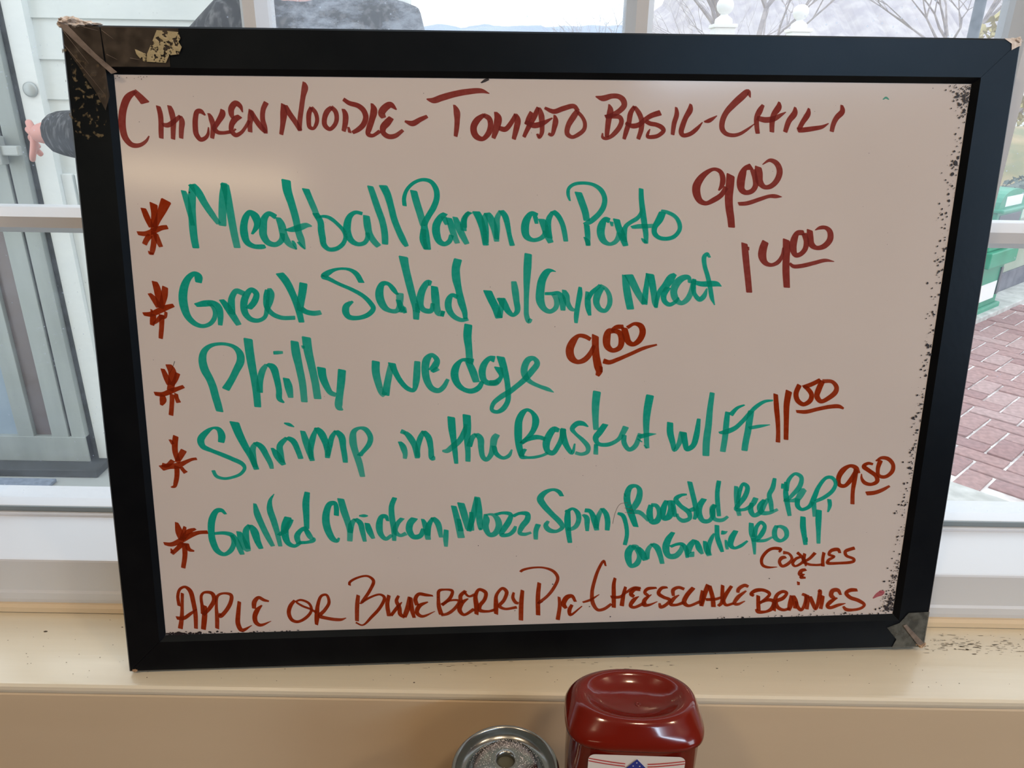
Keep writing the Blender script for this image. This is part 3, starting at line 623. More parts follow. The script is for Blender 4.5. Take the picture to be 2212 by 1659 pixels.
INKDATA = '''
@Chicken R
537,4066,52 502,4107,41 476,4134,33
484,4134,24 433,4096,44 400,4035,46 383,3969,47 380,3902,44 392,3846,40 427,3807,33 474,3805,26 519,3831,19 541,3862,9
618,4045,28 626,3996,33 625,3945,33 619,3883,32 617,3850,29
688,4048,26 698,4007,37 704,3956,35 698,3905,33 691,3845,28
633,3932,23 667,3930,30 712,3956,30 749,3987,20
752,3987,22 758,3951,36 750,3905,33 743,3851,28
908,3992,10 884,4016,29 860,4014,31 845,3973,34 839,3916,35 842,3875,34 866,3843,28 896,3852,25 915,3875,21 923,3919,8
932,4004,17 944,3973,32 953,3927,33 947,3886,31 940,3852,27
1022,4026,29 1018,4000,40 987,3953,33 960,3912,32 979,3889,26 1013,3885,22 1062,3892,22
1147,4013,8 1136,4049,27 1108,4067,36 1079,4038,40 1075,4005,35 1082,3977,22
1128,3988,30 1095,3969,39 1071,3933,34 1068,3897,30 1092,3872,28 1128,3887,23 1160,3923,21 1185,3960,23
1094,3910,14 1084,3897,10
1198,4029,21 1199,3996,40 1189,3944,32 1186,3893,30
1200,4022,27 1223,3975,33 1257,3924,33 1287,3891,26
1302,4073,34 1280,4032,32 1272,3971,32 1282,3919,33 1286,3885,24
@Noodle R
1409,4064,27 1409,4013,45 1398,3941,33 1384,3878,27
1422,4057,27 1445,4008,34 1479,3957,33 1508,3904,28
1552,4199,21 1554,4168,42 1540,4117,33 1525,4045,32 1509,3962,32 1504,3904,27
1587,4045,26 1571,4009,32 1566,3963,31 1570,3925,27 1593,3916,20 1613,3942,25 1621,3973,27 1612,4015,27 1587,4045,27
1719,4049,26 1687,4020,35 1669,3979,33 1669,3937,32 1698,3913,25 1729,3935,27 1747,3974,29 1742,4021,30 1716,4049,27
1793,4037,22 1805,4001,36 1802,3954,36 1788,3902,28
1797,4098,23 1830,4076,28 1889,4059,31 1921,4033,34 1936,3991,36 1919,3944,35 1885,3913,32 1846,3892,23
1828,3892,22 1820,3926,16
1979,4073,16 1990,4033,44 1974,3971,39 1956,3924,39 1946,3885,30 1973,3874,23 2023,3902,25
2137,4037,8 2100,4066,38 2064,4049,46 2039,4015,46 2051,3987,33
2100,3985,37 2074,3956,47 2046,3925,43 2046,3893,34 2077,3870,31 2121,3873,30 2174,3909,22
2189,3966,13 2238,3952,35 2288,3976,31 2335,3997,22
@Tomato R
2334,4104,8 2378,4096,36 2432,4113,41 2515,4136,39 2597,4151,37 2690,4158,29 2744,4142,5
2513,4069,15 2529,4027,42 2531,3975,36 2526,3917,32 2519,3874,26
2710,4011,24 2661,3974,42 2638,3929,44 2651,3879,41 2696,3858,29 2737,3895,38 2751,3945,37 2741,3987,34 2705,4008,27
2785,4027,21 2800,3988,50 2790,3930,45 2769,3864,29
2807,3927,29 2848,3920,33 2882,3954,32 2916,4010,26
2916,4017,23 2930,3978,40 2923,3931,39 2904,3859,29
3064,4058,22 3045,4011,35 3012,3953,34 2987,3905,29 2972,3873,25
3020,4029,25 3001,3989,30 2987,3952,25
3072,4057,21 3087,4006,39 3092,3948,33 3091,3900,29 3074,3871,21 3060,3892,15
2980,3968,25 3037,3946,35 3093,3958,33 3160,3993,9
3109,4056,17 3170,4034,30 3231,4053,33 3303,4068,29 3329,4039,27
3176,4011,16 3182,3975,37 3174,3933,33 3158,3887,23 3135,3894,17
3326,4039,32 3304,4007,41 3266,3944,36 3261,3896,32 3293,3874,24 3335,3890,28 3373,3923,28 3378,3961,26 3360,4000,23 3329,4031,23
@Basil R
3445,4130,8 3494,4119,37 3555,4134,32 3600,4131,32 3629,4110,38 3638,4078,39 3614,4047,36 3570,4020,32 3514,4003,22
3537,4082,12 3546,4046,40 3537,3988,39 3531,3935,35 3527,3877,28
3514,4004,24 3570,4007,29 3610,4002,29 3623,3978,32 3612,3941,34 3585,3906,33 3555,3879,27 3521,3866,21 3499,3874,19 3498,3900,10
3706,4070,24 3682,4026,35 3673,3968,34 3658,3915,34 3644,3864,24
3706,4070,23 3739,4027,33 3759,3979,34 3758,3926,34 3740,3865,28
3651,3965,18 3697,3947,31 3741,3955,33 3780,3987,31 3824,4014,34 3882,4032,37
3786,3979,27 3815,3964,28 3860,3956,28 3898,3938,30 3910,3919,29 3875,3887,27 3835,3878,26 3802,3881,22 3806,3905,19 3817,3928,7
3988,4067,17 3994,4023,32 3980,3970,33 3975,3928,30 3972,3894,26
4086,4087,20 4082,4051,40 4056,4003,35 4037,3949,37 4030,3909,34 4045,3890,27 4091,3899,29 4134,3931,27 4171,3974,7
4183,3977,11 4217,3985,28 4267,4016,7
@Chili R
4487,4133,6 4468,4167,37 4425,4135,48 4371,4085,45 4329,4037,39 4307,3983,38 4308,3935,35 4335,3903,28 4385,3892,25 4430,3901,23 4474,3926,19 4526,3965,7
4577,4086,24 4557,4049,41 4540,4007,36 4544,3953,33 4554,3906,30
4687,4106,17 4684,4072,44 4656,4029,38 4648,3986,37 4651,3916,32
4543,4004,29 4602,3992,37 4664,4002,35 4703,4024,24 4737,4043,6
4799,4074,17 4797,4035,42 4763,3987,39 4743,3917,32
4894,4067,17 4889,4031,39 4857,3977,35 4837,3934,33
4829,3929,32 4867,3930,33 4941,3940,31 4998,3951,24 5038,3973,7
5118,4090,18 5125,4049,39 5091,4011,38 5072,3968,34 5065,3922,31
@asterisk R
456,3406,34 472,3352,40 495,3287,34
525,3435,52 523,3374,41 511,3287,43
607,3454,70 576,3395,57 540,3330,39 503,3265,37
402,3246,25 455,3243,33 511,3262,37 562,3281,32 599,3286,28
508,3254,38 501,3188,37 486,3133,35 478,3109,27
459,3131,6 468,3114,17 490,3111,14
481,3232,36 456,3205,36 439,3175,34
517,3243,34 527,3205,35 544,3158,28
@Meatball G
726,3519,33 738,3471,40 753,3374,33 765,3298,28
784,3559,32 778,3492,51 770,3406,49 765,3298,51 766,3216,49 772,3151,46
784,3559,45 818,3514,51 859,3433,45 897,3369,41 935,3309,31
993,3568,38 982,3503,51 968,3407,52 959,3298,52
995,3560,55 1008,3487,49 1016,3396,50 1025,3298,50 1035,3216,48 1044,3152,45
1149,3240,16 1187,3303,43 1180,3352,54 1144,3382,33 1117,3352,43 1099,3298,49 1097,3243,53 1112,3188,43 1154,3160,31 1210,3157,32 1229,3160,25
1312,3353,34 1269,3374,32 1237,3342,45 1225,3287,52 1223,3232,51 1250,3185,40 1299,3171,33 1340,3199,38 1349,3243,33
1328,3347,34 1347,3298,51 1359,3232,51 1389,3177,40 1436,3140,11
1415,3196,17 1427,3165,23 1436,3138,7
1396,3588,61 1400,3526,58 1422,3440,50 1444,3342,48 1457,3254,45 1473,3199,45 1495,3140,7
1450,3188,17 1471,3163,17 1492,3140,5
1367,3268,8 1411,3270,33 1468,3284,43 1513,3298,33 1548,3292,7
1521,3533,45 1540,3483,42 1569,3407,41 1590,3347,37
1578,3375,40 1606,3320,42 1608,3265,45 1614,3215,44 1620,3171,39 1651,3140,28 1702,3143,29 1749,3176,30 1767,3221,28 1758,3259,26 1716,3309,24 1668,3347,24 1630,3357,19 1599,3353,16
1886,3375,22 1842,3383,24 1805,3359,37 1784,3309,50 1781,3254,51 1806,3198,40 1849,3173,28 1895,3184,30 1916,3221,33 1914,3248,28
1913,3359,45 1917,3304,50 1928,3243,45 1957,3193,41 1987,3160,37
1947,3552,38 1966,3490,42 1993,3403,44 2018,3326,44 2030,3254,45 2032,3209,45 2031,3175,43
2032,3556,50 2058,3501,49 2080,3419,44 2097,3342,44 2123,3270,43 2152,3204,43 2176,3160,29
@Parm G
2233,3523,46 2247,3463,48 2272,3376,48 2293,3298,45
2170,3427,29 2168,3474,28 2187,3528,25 2233,3574,23 2295,3596,22 2350,3583,28 2383,3534,37 2387,3480,39 2366,3420,41 2328,3359,40 2299,3304,45 2305,3243,51 2317,3139,47
2292,3270,39 2287,3204,45 2306,3142,34
2441,3376,33 2407,3348,44 2380,3298,53 2379,3243,54 2398,3192,43 2432,3173,31 2466,3192,34 2481,3231,34
2429,3354,37 2451,3304,28
2466,3345,40 2479,3298,45 2495,3243,43 2520,3180,35
2508,3351,34 2530,3287,48 2558,3226,44 2585,3175,35
2564,3265,40 2562,3309,42 2571,3348,34 2605,3384,28
2567,3287,40 2571,3332,35 2591,3376,25 2625,3379,7
2651,3387,48 2673,3343,50 2695,3276,46 2714,3167,41
2714,3186,40 2715,3270,41 2707,3343,40 2716,3376,25
2724,3379,40 2747,3343,50 2772,3276,44 2789,3192,36
2789,3209,35 2792,3282,39 2792,3343,39 2815,3393,28
2821,3395,34 2849,3354,41 2866,3287,35 2878,3226,31 2895,3164,36
@on G
3066,3365,28 3026,3376,34 2992,3332,51 2982,3276,56 2993,3226,46 3033,3200,28 3079,3206,29 3113,3231,34 3119,3259,29
3052,3354,34 3061,3310,24
3095,3338,45 3113,3298,50 3130,3242,43 3160,3183,39
3151,3214,41 3141,3276,43 3144,3338,40 3169,3385,29
3172,3393,31 3209,3360,35 3239,3304,35 3254,3248,36 3264,3192,33
@Porto G
3343,3516,46 3368,3454,48 3393,3388,47 3405,3332,45
3287,3461,13 3274,3504,24 3278,3542,24 3314,3570,23 3382,3578,21 3445,3567,23 3498,3532,32 3525,3477,35 3518,3421,38 3485,3371,38 3434,3327,38 3389,3304,26
3406,3299,39 3413,3242,39 3418,3163,33
3388,3220,7 3415,3186,34 3421,3163,29
3561,3330,36 3532,3338,34 3510,3299,54 3504,3248,55 3524,3197,43 3566,3172,25 3606,3186,32 3628,3220,39 3627,3248,29
3576,3321,29 3582,3293,17
3610,3338,45 3626,3288,45 3651,3231,49 3680,3161,38
3670,3192,38 3665,3248,44 3678,3293,32 3712,3321,29 3752,3344,30 3774,3372,26 3781,3417,12
3773,3541,32 3778,3472,36 3791,3389,40 3806,3305,41 3817,3248,38 3823,3177,29
3789,3211,8 3810,3191,23 3828,3179,8
3716,3285,20 3760,3291,31 3818,3293,29 3876,3296,27
3927,3383,50 3909,3338,52 3879,3288,39 3878,3248,36 3909,3217,28 3968,3208,27 4020,3225,29 4053,3271,30 4047,3316,30 4013,3361,25 3953,3389,23 3918,3397,16
@9.00 R
4310,3532,12 4331,3568,35 4334,3612,38 4313,3656,29 4269,3672,23 4221,3650,34 4177,3606,50 4154,3556,57 4160,3506,53 4186,3462,39 4227,3446,29 4279,3468,36 4329,3501,36 4361,3551,35
4387,3632,58 4386,3563,59 4384,3485,56 4394,3406,53 4407,3350,50 4417,3287,48
4526,3690,45 4486,3679,35 4468,3640,54 4461,3574,56 4473,3535,42 4503,3518,33 4544,3530,36 4565,3563,39 4558,3613,36 4539,3668,40
4575,3687,46 4582,3641,55 4592,3591,48 4630,3555,30 4676,3563,36 4716,3608,42 4726,3663,42 4699,3713,34 4651,3732,23 4603,3704,7
4455,3443,24 4515,3447,29 4601,3474,28 4670,3495,24 4711,3494,27 4756,3490,4
@14.00 R
4516,3174,44 4528,3105,47 4543,3018,46 4559,2930,45 4575,2836,43
4545,3151,15 4551,3128,7
4664,3185,52 4651,3139,58 4650,3087,58 4676,3041,37 4719,3026,26 4766,3046,32 4792,3093,25 4794,3145,12
4812,3199,48 4819,3139,54 4822,3075,51 4828,2988,51 4844,2870,46
4934,3248,35 4887,3245,38 4867,3196,52 4866,3139,50 4888,3095,34 4918,3098,34 4951,3133,38 4957,3190,39 4935,3242,35
4974,3265,42 4982,3213,46 4996,3167,43 5034,3144,30 5087,3156,40 5125,3202,45 5119,3254,38 5087,3282,27 5045,3282,25 5011,3266,6
4851,3037,17 4877,3017,26 4937,3019,30 5026,3039,29 5103,3057,25 5170,3049,5
@asterisk2 R
479,2925,37 490,2874,48 497,2811,48 500,2755,45
544,2888,41 533,2834,46 513,2777,41 502,2749,38
436,2846,23 464,2806,39 489,2755,39
381,2707,23 431,2706,35 489,2729,40 541,2751,37 587,2765,26
437,2738,14 440,2718,17
447,2703,39 441,2669,41 431,2632,30
533,2720,22 523,2686,24 496,2686,33 465,2657,24 441,2640,16
502,2697,39 495,2628,33 485,2571,32 479,2539,29
@Greek G
768,2921,45 769,2957,55 746,2977,34 711,2957,40 675,2901,53 655,2822,59 658,2748,56 677,2685,46 720,2638,36 769,2621,28 821,2638,30 853,2678,33 859,2718,29 843,2758,23 817,2781,24
735,2765,28 794,2776,43 856,2775,41 887,2747,47 894,2695,42 887,2628,31
911,2801,32 944,2752,47 983,2683,46 1012,2629,38
974,2706,45 974,2775,49 983,2820,42 1014,2860,37 1063,2843,36
1089,2740,39 1132,2791,44 1147,2842,40 1116,2868,34 1079,2831,46 1058,2774,50 1061,2711,46 1095,2668,36 1145,2657,29 1192,2681,28 1213,2739,36 1234,2796,50 1243,2842,51 1237,2876,29
1222,2865,33 1213,2819,43 1211,2750,38 1244,2704,34 1305,2676,30 1396,2675,28
1314,2978,49 1355,2921,52 1394,2830,47 1422,2738,46 1439,2645,40
1468,2909,56 1458,2852,54 1442,2784,52 1433,2726,45
1439,2738,41 1478,2714,35 1528,2705,35 1574,2711,32
@Salad G
1860,2915,38 1830,2971,36 1792,2999,24 1741,3009,17 1685,3002,22 1632,2977,39 1603,2957,34 1636,2943,29 1702,2908,24 1797,2865,26 1869,2822,29 1918,2770,34 1934,2735,35 1898,2694,34 1828,2671,30 1765,2678,37 1744,2713,49 1751,2753,45 1796,2785,16
2101,2832,20 2076,2867,35 2038,2907,26 2003,2904,37 1982,2861,54 1982,2804,58 2009,2746,47 2048,2720,30 2094,2719,33 2116,2763,40 2119,2815,52 2121,2838,49
2108,2792,35 2124,2745,41 2151,2704,23
2117,2710,23 2141,2734,35 2157,2704,16
2151,3086,62 2164,3009,53 2186,2906,52 2207,2814,49 2227,2733,49 2226,2660,42
2238,2710,35 2234,2768,23
2335,2906,35 2313,2912,40 2277,2866,48 2258,2802,53 2260,2750,45 2285,2721,36 2331,2718,35 2344,2767,29
2358,2883,49 2362,2814,57 2369,2744,51 2383,2703,46 2418,2697,29
2415,2714,29 2406,2679,26
2522,3068,57 2507,3008,57 2509,2940,58 2525,2859,46 2541,2778,52 2563,2708,39 2568,2661,30
2515,2813,29 2478,2825,29 2454,2790,46 2453,2732,47 2487,2679,36 2539,2652,29 2586,2658,24
@with1 G
2724,2853,55 2750,2795,55 2779,2736,54 2802,2665,49
2805,2671,47 2820,2747,35 2820,2800,50
2817,2800,55 2843,2753,51 2872,2706,39 2902,2684,28 2931,2712,39 2925,2782,44 2916,2852,49 2906,2916,38
3005,3104,52 3001,3024,56 2997,2938,49 2995,2851,39 2994,2758,35 2997,2676,36 3014,2640,35 3028,2655,21
@Gyro G
3198,2984,5 3169,2992,20 3140,2984,44 3105,2932,56 3091,2851,60 3092,2781,59 3119,2728,41 3161,2707,32 3201,2734,36 3207,2786,40 3182,2827,27
3124,2832,21 3171,2833,24 3218,2833,32 3245,2792,50 3252,2716,35
3258,2856,29 3271,2815,50 3283,2768,39 3308,2727,32 3332,2715,20
3370,2876,25 3368,2826,39 3357,2756,36 3347,2674,36 3346,2626,25
3420,2844,25 3424,2797,41 3429,2738,42 3442,2679,24
3425,2791,36 3453,2838,33 3499,2878,27 3510,2890,27
3523,2872,39 3495,2826,51 3487,2767,45 3515,2720,34 3551,2711,30 3580,2755,36 3578,2814,34 3553,2861,27 3510,2893,14
@Meat G
3675,2959,26 3689,2907,47 3707,2819,54 3730,2722,52
3708,2959,58 3739,2907,53 3778,2836,49 3809,2789,44 3831,2759,41
3828,2757,45 3832,2824,43 3838,2894,36 3841,2964,24
3858,2964,56 3876,2906,50 3891,2836,46 3903,2765,41 3913,2729,22
3910,2735,30 3917,2789,33 3932,2841,36 3972,2882,55 4011,2940,57 4036,2964,30
3990,2870,42 3963,2818,43 3971,2776,36 4008,2751,30 4055,2776,24 4069,2800,15
4144,2905,28 4136,2940,29 4100,2940,42 4054,2905,55 4033,2847,51 4048,2794,47 4091,2761,32 4132,2787,41 4159,2846,40 4172,2922,36
4175,2928,30 4172,2870,37 4184,2823,30 4222,2787,35 4251,2810,37 4269,2863,13
4276,3079,16 4257,3102,26 4237,3085,33 4244,3021,31 4269,2951,32 4292,2869,33 4309,2798,30 4332,2746,6
4167,2911,23 4228,2896,36 4336,2895,36 4373,2878,5
@Philly G
831,2016,50 823,2065,53 811,2126,54 800,2192,54 782,2252,53 754,2318,58 746,2390,54 765,2448,43 814,2486,28 894,2497,22 966,2476,29 1003,2428,50 1004,2375,55 970,2310,50 930,2239,48 887,2176,54
1067,2528,62 1070,2451,60 1077,2357,58 1087,2261,52 1096,2153,52 1097,2046,49
1119,2152,43 1125,2225,45 1148,2302,44 1179,2347,28
1186,2353,24 1224,2325,51 1242,2253,47 1253,2163,42 1252,2102,39 1282,2072,11
1234,2431,24 1266,2432,25 1297,2433,19
1308,2247,44 1321,2186,56 1331,2110,37
1383,2508,55 1387,2437,61 1403,2329,53 1419,2209,50 1424,2078,47
1465,2536,63 1471,2448,61 1490,2329,54 1507,2220,53 1518,2100,53
1438,2478,23 1440,2460,17
1556,2320,61 1562,2256,56 1584,2190,48 1611,2141,38 1645,2125,31
1698,2303,57 1688,2219,56 1674,2128,51 1664,2036,50 1689,2012,11
@wedge G
1936,2361,57 1933,2289,56 1948,2204,50 1969,2136,42 1991,2118,43
1995,2121,56 2009,2197,50 2027,2276,47 2038,2336,35
2047,2348,50 2068,2287,42 2107,2214,37 2152,2165,34 2194,2152,30 2213,2213,47 2221,2286,50 2226,2358,44
2321,2297,36 2352,2332,50 2364,2368,41 2330,2405,30 2294,2375,53 2280,2309,54 2290,2224,51 2324,2163,42 2371,2147,37 2407,2174,36 2438,2228,27
2327,2284,24 2369,2308,36
2588,2617,57 2581,2540,59 2589,2450,50 2594,2354,50
2618,2354,45 2582,2363,36
2588,2348,45 2617,2281,54 2640,2208,48
2594,2363,36 2541,2367,24 2499,2319,50 2486,2258,56 2509,2191,45 2556,2151,34 2609,2141,38 2657,2165,40 2682,2207,31
2769,2371,48 2736,2377,36 2694,2329,48 2682,2268,51 2700,2213,42 2747,2194,34 2795,2206,31
2798,2310,56 2817,2246,31 2779,2201,45 2735,2202,35
2814,2386,55 2836,2309,51 2858,2219,41 2867,2129,40 2864,2064,38 2829,2006,39 2785,1984,28 2750,2000,29 2760,2046,33 2817,2097,39 2880,2135,40 2937,2180,39 2987,2224,42 3037,2282,46 3074,2339,42 3049,2374,32 3011,2365,45 2983,2308,50 2987,2250,47 3025,2205,32 3088,2172,27 3158,2145,27 3196,2124,5
@9.00b R
3451,2507,28 3410,2529,31 3366,2533,29 3329,2495,51 3305,2432,58 3319,2375,53 3363,2345,33 3414,2361,40 3457,2412,36 3477,2462,26
3486,2533,50 3488,2462,50 3495,2386,53 3510,2315,57 3520,2276,50 3508,2244,32
3532,2309,25 3536,2270,19
3616,2568,32 3581,2562,45 3567,2512,56 3575,2455,47 3614,2426,33 3664,2448,40 3674,2511,45 3654,2555,38 3609,2572,28 3634,2593,32 3684,2596,31
3691,2587,44 3705,2530,50 3726,2485,41 3758,2469,33 3801,2497,43 3824,2554,46 3810,2598,41 3765,2617,25 3713,2590,26
3550,2350,38 3591,2340,33 3648,2359,30 3742,2399,27 3835,2440,26 3930,2465,13
@asterisk3 R
470,2324,27 487,2268,39 505,2214,39
513,2353,39 533,2303,55 525,2243,51 506,2172,48
569,2291,37 547,2243,33 521,2208,28
398,2149,27 452,2144,33 511,2166,38 559,2183,30 600,2198,26
451,2139,34 450,2100,48 435,2067,22
544,2147,26 546,2111,29 555,2084,33
517,2142,34 507,2069,32 494,1993,33
@asterisk4 R
511,1837,40 499,1782,42 496,1720,39 508,1657,36
468,1813,18 485,1782,25
556,1731,46 528,1688,43 501,1644,34
388,1602,46 445,1614,41 504,1619,43 565,1646,29 608,1664,22 640,1668,20
473,1657,35 428,1621,30 397,1627,32
526,1606,28 541,1581,28 554,1565,32
497,1613,37 491,1544,35 476,1487,32 466,1463,25 440,1457,9
@Shrimp G
822,1789,46 830,1838,52 814,1882,37 780,1895,18 731,1868,36 682,1810,51 692,1760,42 748,1728,30 821,1695,32 895,1659,33 956,1624,32 971,1592,26 939,1548,24 878,1523,21 818,1515,21 766,1535,26 748,1577,27
926,1933,63 951,1849,59 985,1761,51 1025,1673,45 1054,1581,38
1046,1597,36 1037,1673,45 1039,1735,44 1063,1779,29
1060,1782,29 1101,1747,45 1132,1683,43 1157,1620,37 1162,1585,30
1175,1739,19 1203,1689,50 1230,1644,47 1249,1612,34
1241,1631,36 1231,1701,47 1232,1757,44 1283,1813,29
1286,1816,29 1328,1787,43 1354,1724,41 1373,1657,38
1272,1923,9 1307,1912,25 1341,1894,8
1399,1861,36 1415,1792,49 1434,1716,46 1454,1640,36
1448,1653,36 1448,1728,41 1463,1797,45 1497,1884,23
1497,1884,34 1530,1840,53 1556,1771,47 1566,1708,41 1563,1660,36
1566,1676,36 1585,1751,39 1600,1808,39 1632,1860,24
1635,1860,34 1671,1813,50 1679,1737,43 1687,1661,40 1689,1623,36
1793,1672,36 1815,1697,31 1865,1759,39 1876,1809,40 1846,1866,37 1805,1879,22 1762,1855,39 1750,1786,54 1762,1710,48 1787,1621,49 1807,1512,38
@in G
2096,1850,33 2125,1837,31
2125,1843,31 2160,1799,47 2189,1741,43 2207,1646,36
2210,1658,36 2212,1722,37 2229,1791,42 2257,1847,30
2257,1847,34 2292,1796,46 2306,1720,40 2313,1644,40 2334,1643,26
2084,1771,25 2107,1730,46 2120,1679,37 2116,1644,30
@the G
2457,1948,55 2462,1863,55 2472,1769,42 2480,1692,40 2488,1599,30
2568,1962,59 2571,1868,57 2569,1767,44 2574,1691,40 2573,1614,38
2562,1893,24 2546,1831,40 2515,1774,43 2459,1724,42 2422,1696,35 2389,1697,16
2584,1729,43 2606,1792,39 2633,1820,31
2636,1823,32 2666,1784,47 2670,1714,43 2683,1644,37 2708,1624,32 2741,1662,41 2757,1726,48 2766,1783,52 2788,1814,41
2763,1726,37 2781,1668,35 2830,1635,26 2873,1653,29 2894,1698,14
@Basket G
2965,1645,40 2946,1729,50 2940,1837,58 2946,1919,53 2973,1975,43 3006,1996,25 3043,1974,30 3067,1917,52 3050,1842,41 3007,1785,33 2965,1748,31 3001,1770,32 3056,1788,38 3099,1787,32 3136,1774,29
2995,1699,19 2977,1684,38 2965,1645,37 3008,1635,22 3070,1638,23 3125,1652,21 3155,1668,26
3236,1839,32 3199,1846,46 3157,1783,55 3145,1732,54 3158,1681,41 3195,1667,39 3232,1718,38 3261,1788,41 3267,1845,49
3269,1851,37 3271,1788,49 3300,1711,40 3337,1665,29 3355,1735,14
3450,1863,10 3413,1887,33 3370,1888,40 3334,1850,37 3359,1812,25 3409,1766,31 3454,1708,37 3449,1670,32 3406,1654,26 3362,1665,26
3508,2124,59 3501,2031,56 3503,1924,47 3509,1841,41
3576,1879,44 3538,1822,48 3508,1778,45 3528,1733,31 3602,1725,32 3675,1762,32 3705,1807,42 3728,1857,48
3512,1726,31 3512,1652,37
3718,1794,37 3720,1736,38 3759,1684,33 3802,1709,39 3835,1804,32
3818,1766,12 3853,1740,9
3897,2091,60 3883,1994,57 3878,1899,50 3882,1804,41 3888,1727,37 3893,1694,34
3830,1779,32 3885,1794,32 3955,1801,6
3867,1717,7 3893,1691,12
@with2 G
4055,1884,47 4059,1811,50 4083,1727,41 4098,1675,32 4128,1720,39 4151,1809,52
4157,1809,49 4174,1732,45 4192,1680,38 4235,1705,43 4256,1782,46 4267,1910,29
4355,2105,38 4346,1991,44 4342,1864,51 4334,1736,55 4337,1628,53
@FF G
4601,2012,13 4549,1989,26 4503,1938,41
4479,1958,38 4475,1881,44 4473,1779,45 4462,1657,45
4424,1802,16 4474,1808,39 4541,1835,37 4594,1886,34 4640,1943,33 4692,1999,33 4752,2036,24 4811,2043,12
4654,1962,48 4647,1892,51 4641,1808,51 4631,1731,50 4626,1663,49
4648,1834,26 4717,1846,27 4804,1858,7
@11.00 R
4828,2089,34 4843,1985,39 4860,1888,35 4871,1798,32 4875,1723,36
4925,2110,51 4917,2015,46 4925,1887,39 4935,1742,36
4999,2156,39 4980,2091,39 4997,2040,36 5044,2010,32 5091,2038,40 5097,2083,35 5064,2127,31 5031,2147,18
5032,2140,33 5086,2159,34 5152,2192,33
5169,2183,43 5147,2120,46 5139,2070,41 5174,2031,33 5229,2056,37 5275,2099,41 5280,2137,34 5242,2179,27 5172,2183,31
4995,1957,22 5068,1953,31 5148,1971,30 5242,1989,31 5311,1991,30 5350,1974,15
@asterisk5 R
453,1184,24 464,1112,54 482,1052,53
509,1150,24 491,1091,35 475,1046,39
582,1132,19 529,1110,38 488,1058,36
347,1022,23 400,1014,34 469,1042,42 545,1083,39 606,1102,29 666,1104,28
479,1019,40 439,980,34 396,941,31
394,981,11 400,948,25
505,1018,38 522,971,30 557,957,13
493,1019,40 488,926,36 466,826,33
@Grilled G
807,1241,19 782,1271,30 746,1268,38 708,1204,51 693,1106,49 698,1027,50 725,953,43 771,925,31 822,957,38 848,1016,36 838,1076,28
716,1092,22 785,1094,28 838,1076,36 870,1023,42 887,969,41 901,922,35
891,1101,37 907,1035,56 933,974,57 949,947,35
947,967,37 938,1047,49 944,1113,45 971,1152,30
977,1152,32 1003,1099,58 1021,1019,47 1041,965,35
1022,1318,24 1032,1243,47 1061,1150,45 1096,1057,42 1128,983,32
1165,1390,6 1135,1344,26 1127,1273,46 1148,1181,47 1166,1095,41 1182,981,31
1176,1068,25 1221,1100,37 1261,1159,38 1281,1188,24
1252,1205,54 1226,1133,58 1224,1054,53 1244,1000,40 1286,979,28 1330,1004,26
1403,1397,41 1389,1319,51 1386,1221,46 1383,1116,38
1386,1116,39 1349,1110,32 1309,1058,44 1318,998,37
1379,1103,38 1400,1056,42 1417,1029,29
1324,1005,27 1379,1007,24 1429,1022,29 1430,1042,18
@Chicken2 G
1603,1214,38 1606,1269,38 1597,1309,32 1560,1303,41 1532,1238,52 1525,1159,56 1542,1080,53 1570,1026,43 1600,1011,27 1613,1035,17
1641,1341,49 1658,1255,53 1681,1169,49 1696,1089,44 1691,1009,41
1698,1076,40 1710,1142,44 1737,1181,28
1740,1184,30 1775,1147,42 1787,1087,41 1801,1003,29
1768,1207,11 1802,1206,24 1832,1205,11
1824,1146,37 1837,1092,48 1865,1025,29
1975,1162,22 1964,1196,32 1933,1196,37 1912,1124,52 1922,1057,42 1957,1019,31 2001,1048,26
2033,1342,36 2009,1280,40 2007,1201,44 2018,1095,41 2018,1004,31
2083,1180,32 2048,1141,35 2027,1081,41 2063,1044,27 2107,1059,33
2172,1178,48 2140,1139,52 2132,1085,50 2162,1031,40 2211,1037,39 2238,1090,38
2233,1170,25 2256,1103,47 2270,1008,41
2267,1042,43 2275,1115,44 2308,1178,25
2308,1181,32 2344,1134,45 2366,1023,31
2405,1079,37 2401,1019,41 2401,948,29
@Mozz G
2464,1267,41 2487,1164,47 2516,1016,54
2517,1289,52 2543,1189,53 2567,1082,39
2499,1164,31 2514,1070,41
2573,1068,38 2599,1161,45 2618,1254,41 2631,1326,31
2638,1333,44 2649,1233,51 2654,1133,45 2660,1080,31
2593,1215,31 2592,1074,44
2698,1196,25 2703,1156,53 2697,1102,50 2728,1034,36 2765,1040,44 2797,1100,50 2785,1161,44 2747,1195,22 2698,1193,15
2653,1080,20 2672,1079,12
2772,1194,23 2828,1206,24 2885,1192,33 2872,1138,46 2841,1086,46 2816,1032,33 2872,1031,31 2910,1064,34 2922,1097,22
2903,1178,27 2953,1200,24 3010,1192,39 3010,1149,46 2972,1096,45 2954,1042,31 2992,1031,27 3039,1044,20
3092,1107,42 3076,1060,39 3075,989,33
@Spin G
3266,1330,31 3245,1363,32 3201,1382,22 3139,1359,38 3106,1313,53 3128,1266,48 3191,1191,42 3255,1123,42 3275,1082,36 3231,1049,27 3174,1061,39 3149,1098,38 3167,1132,25
3314,1215,38 3312,1142,50 3320,1047,42 3334,955,35
3305,1202,34 3348,1228,21 3387,1194,38 3397,1140,39 3376,1086,37 3339,1064,29 3313,1068,24
3428,1179,19 3457,1152,41 3461,1098,38 3463,1047,27
3443,1213,33 3481,1205,33 3514,1137,48 3536,1052,38
3532,1069,38 3537,1137,43 3569,1223,27
3572,1226,29 3605,1175,41 3617,1115,42 3615,1050,37
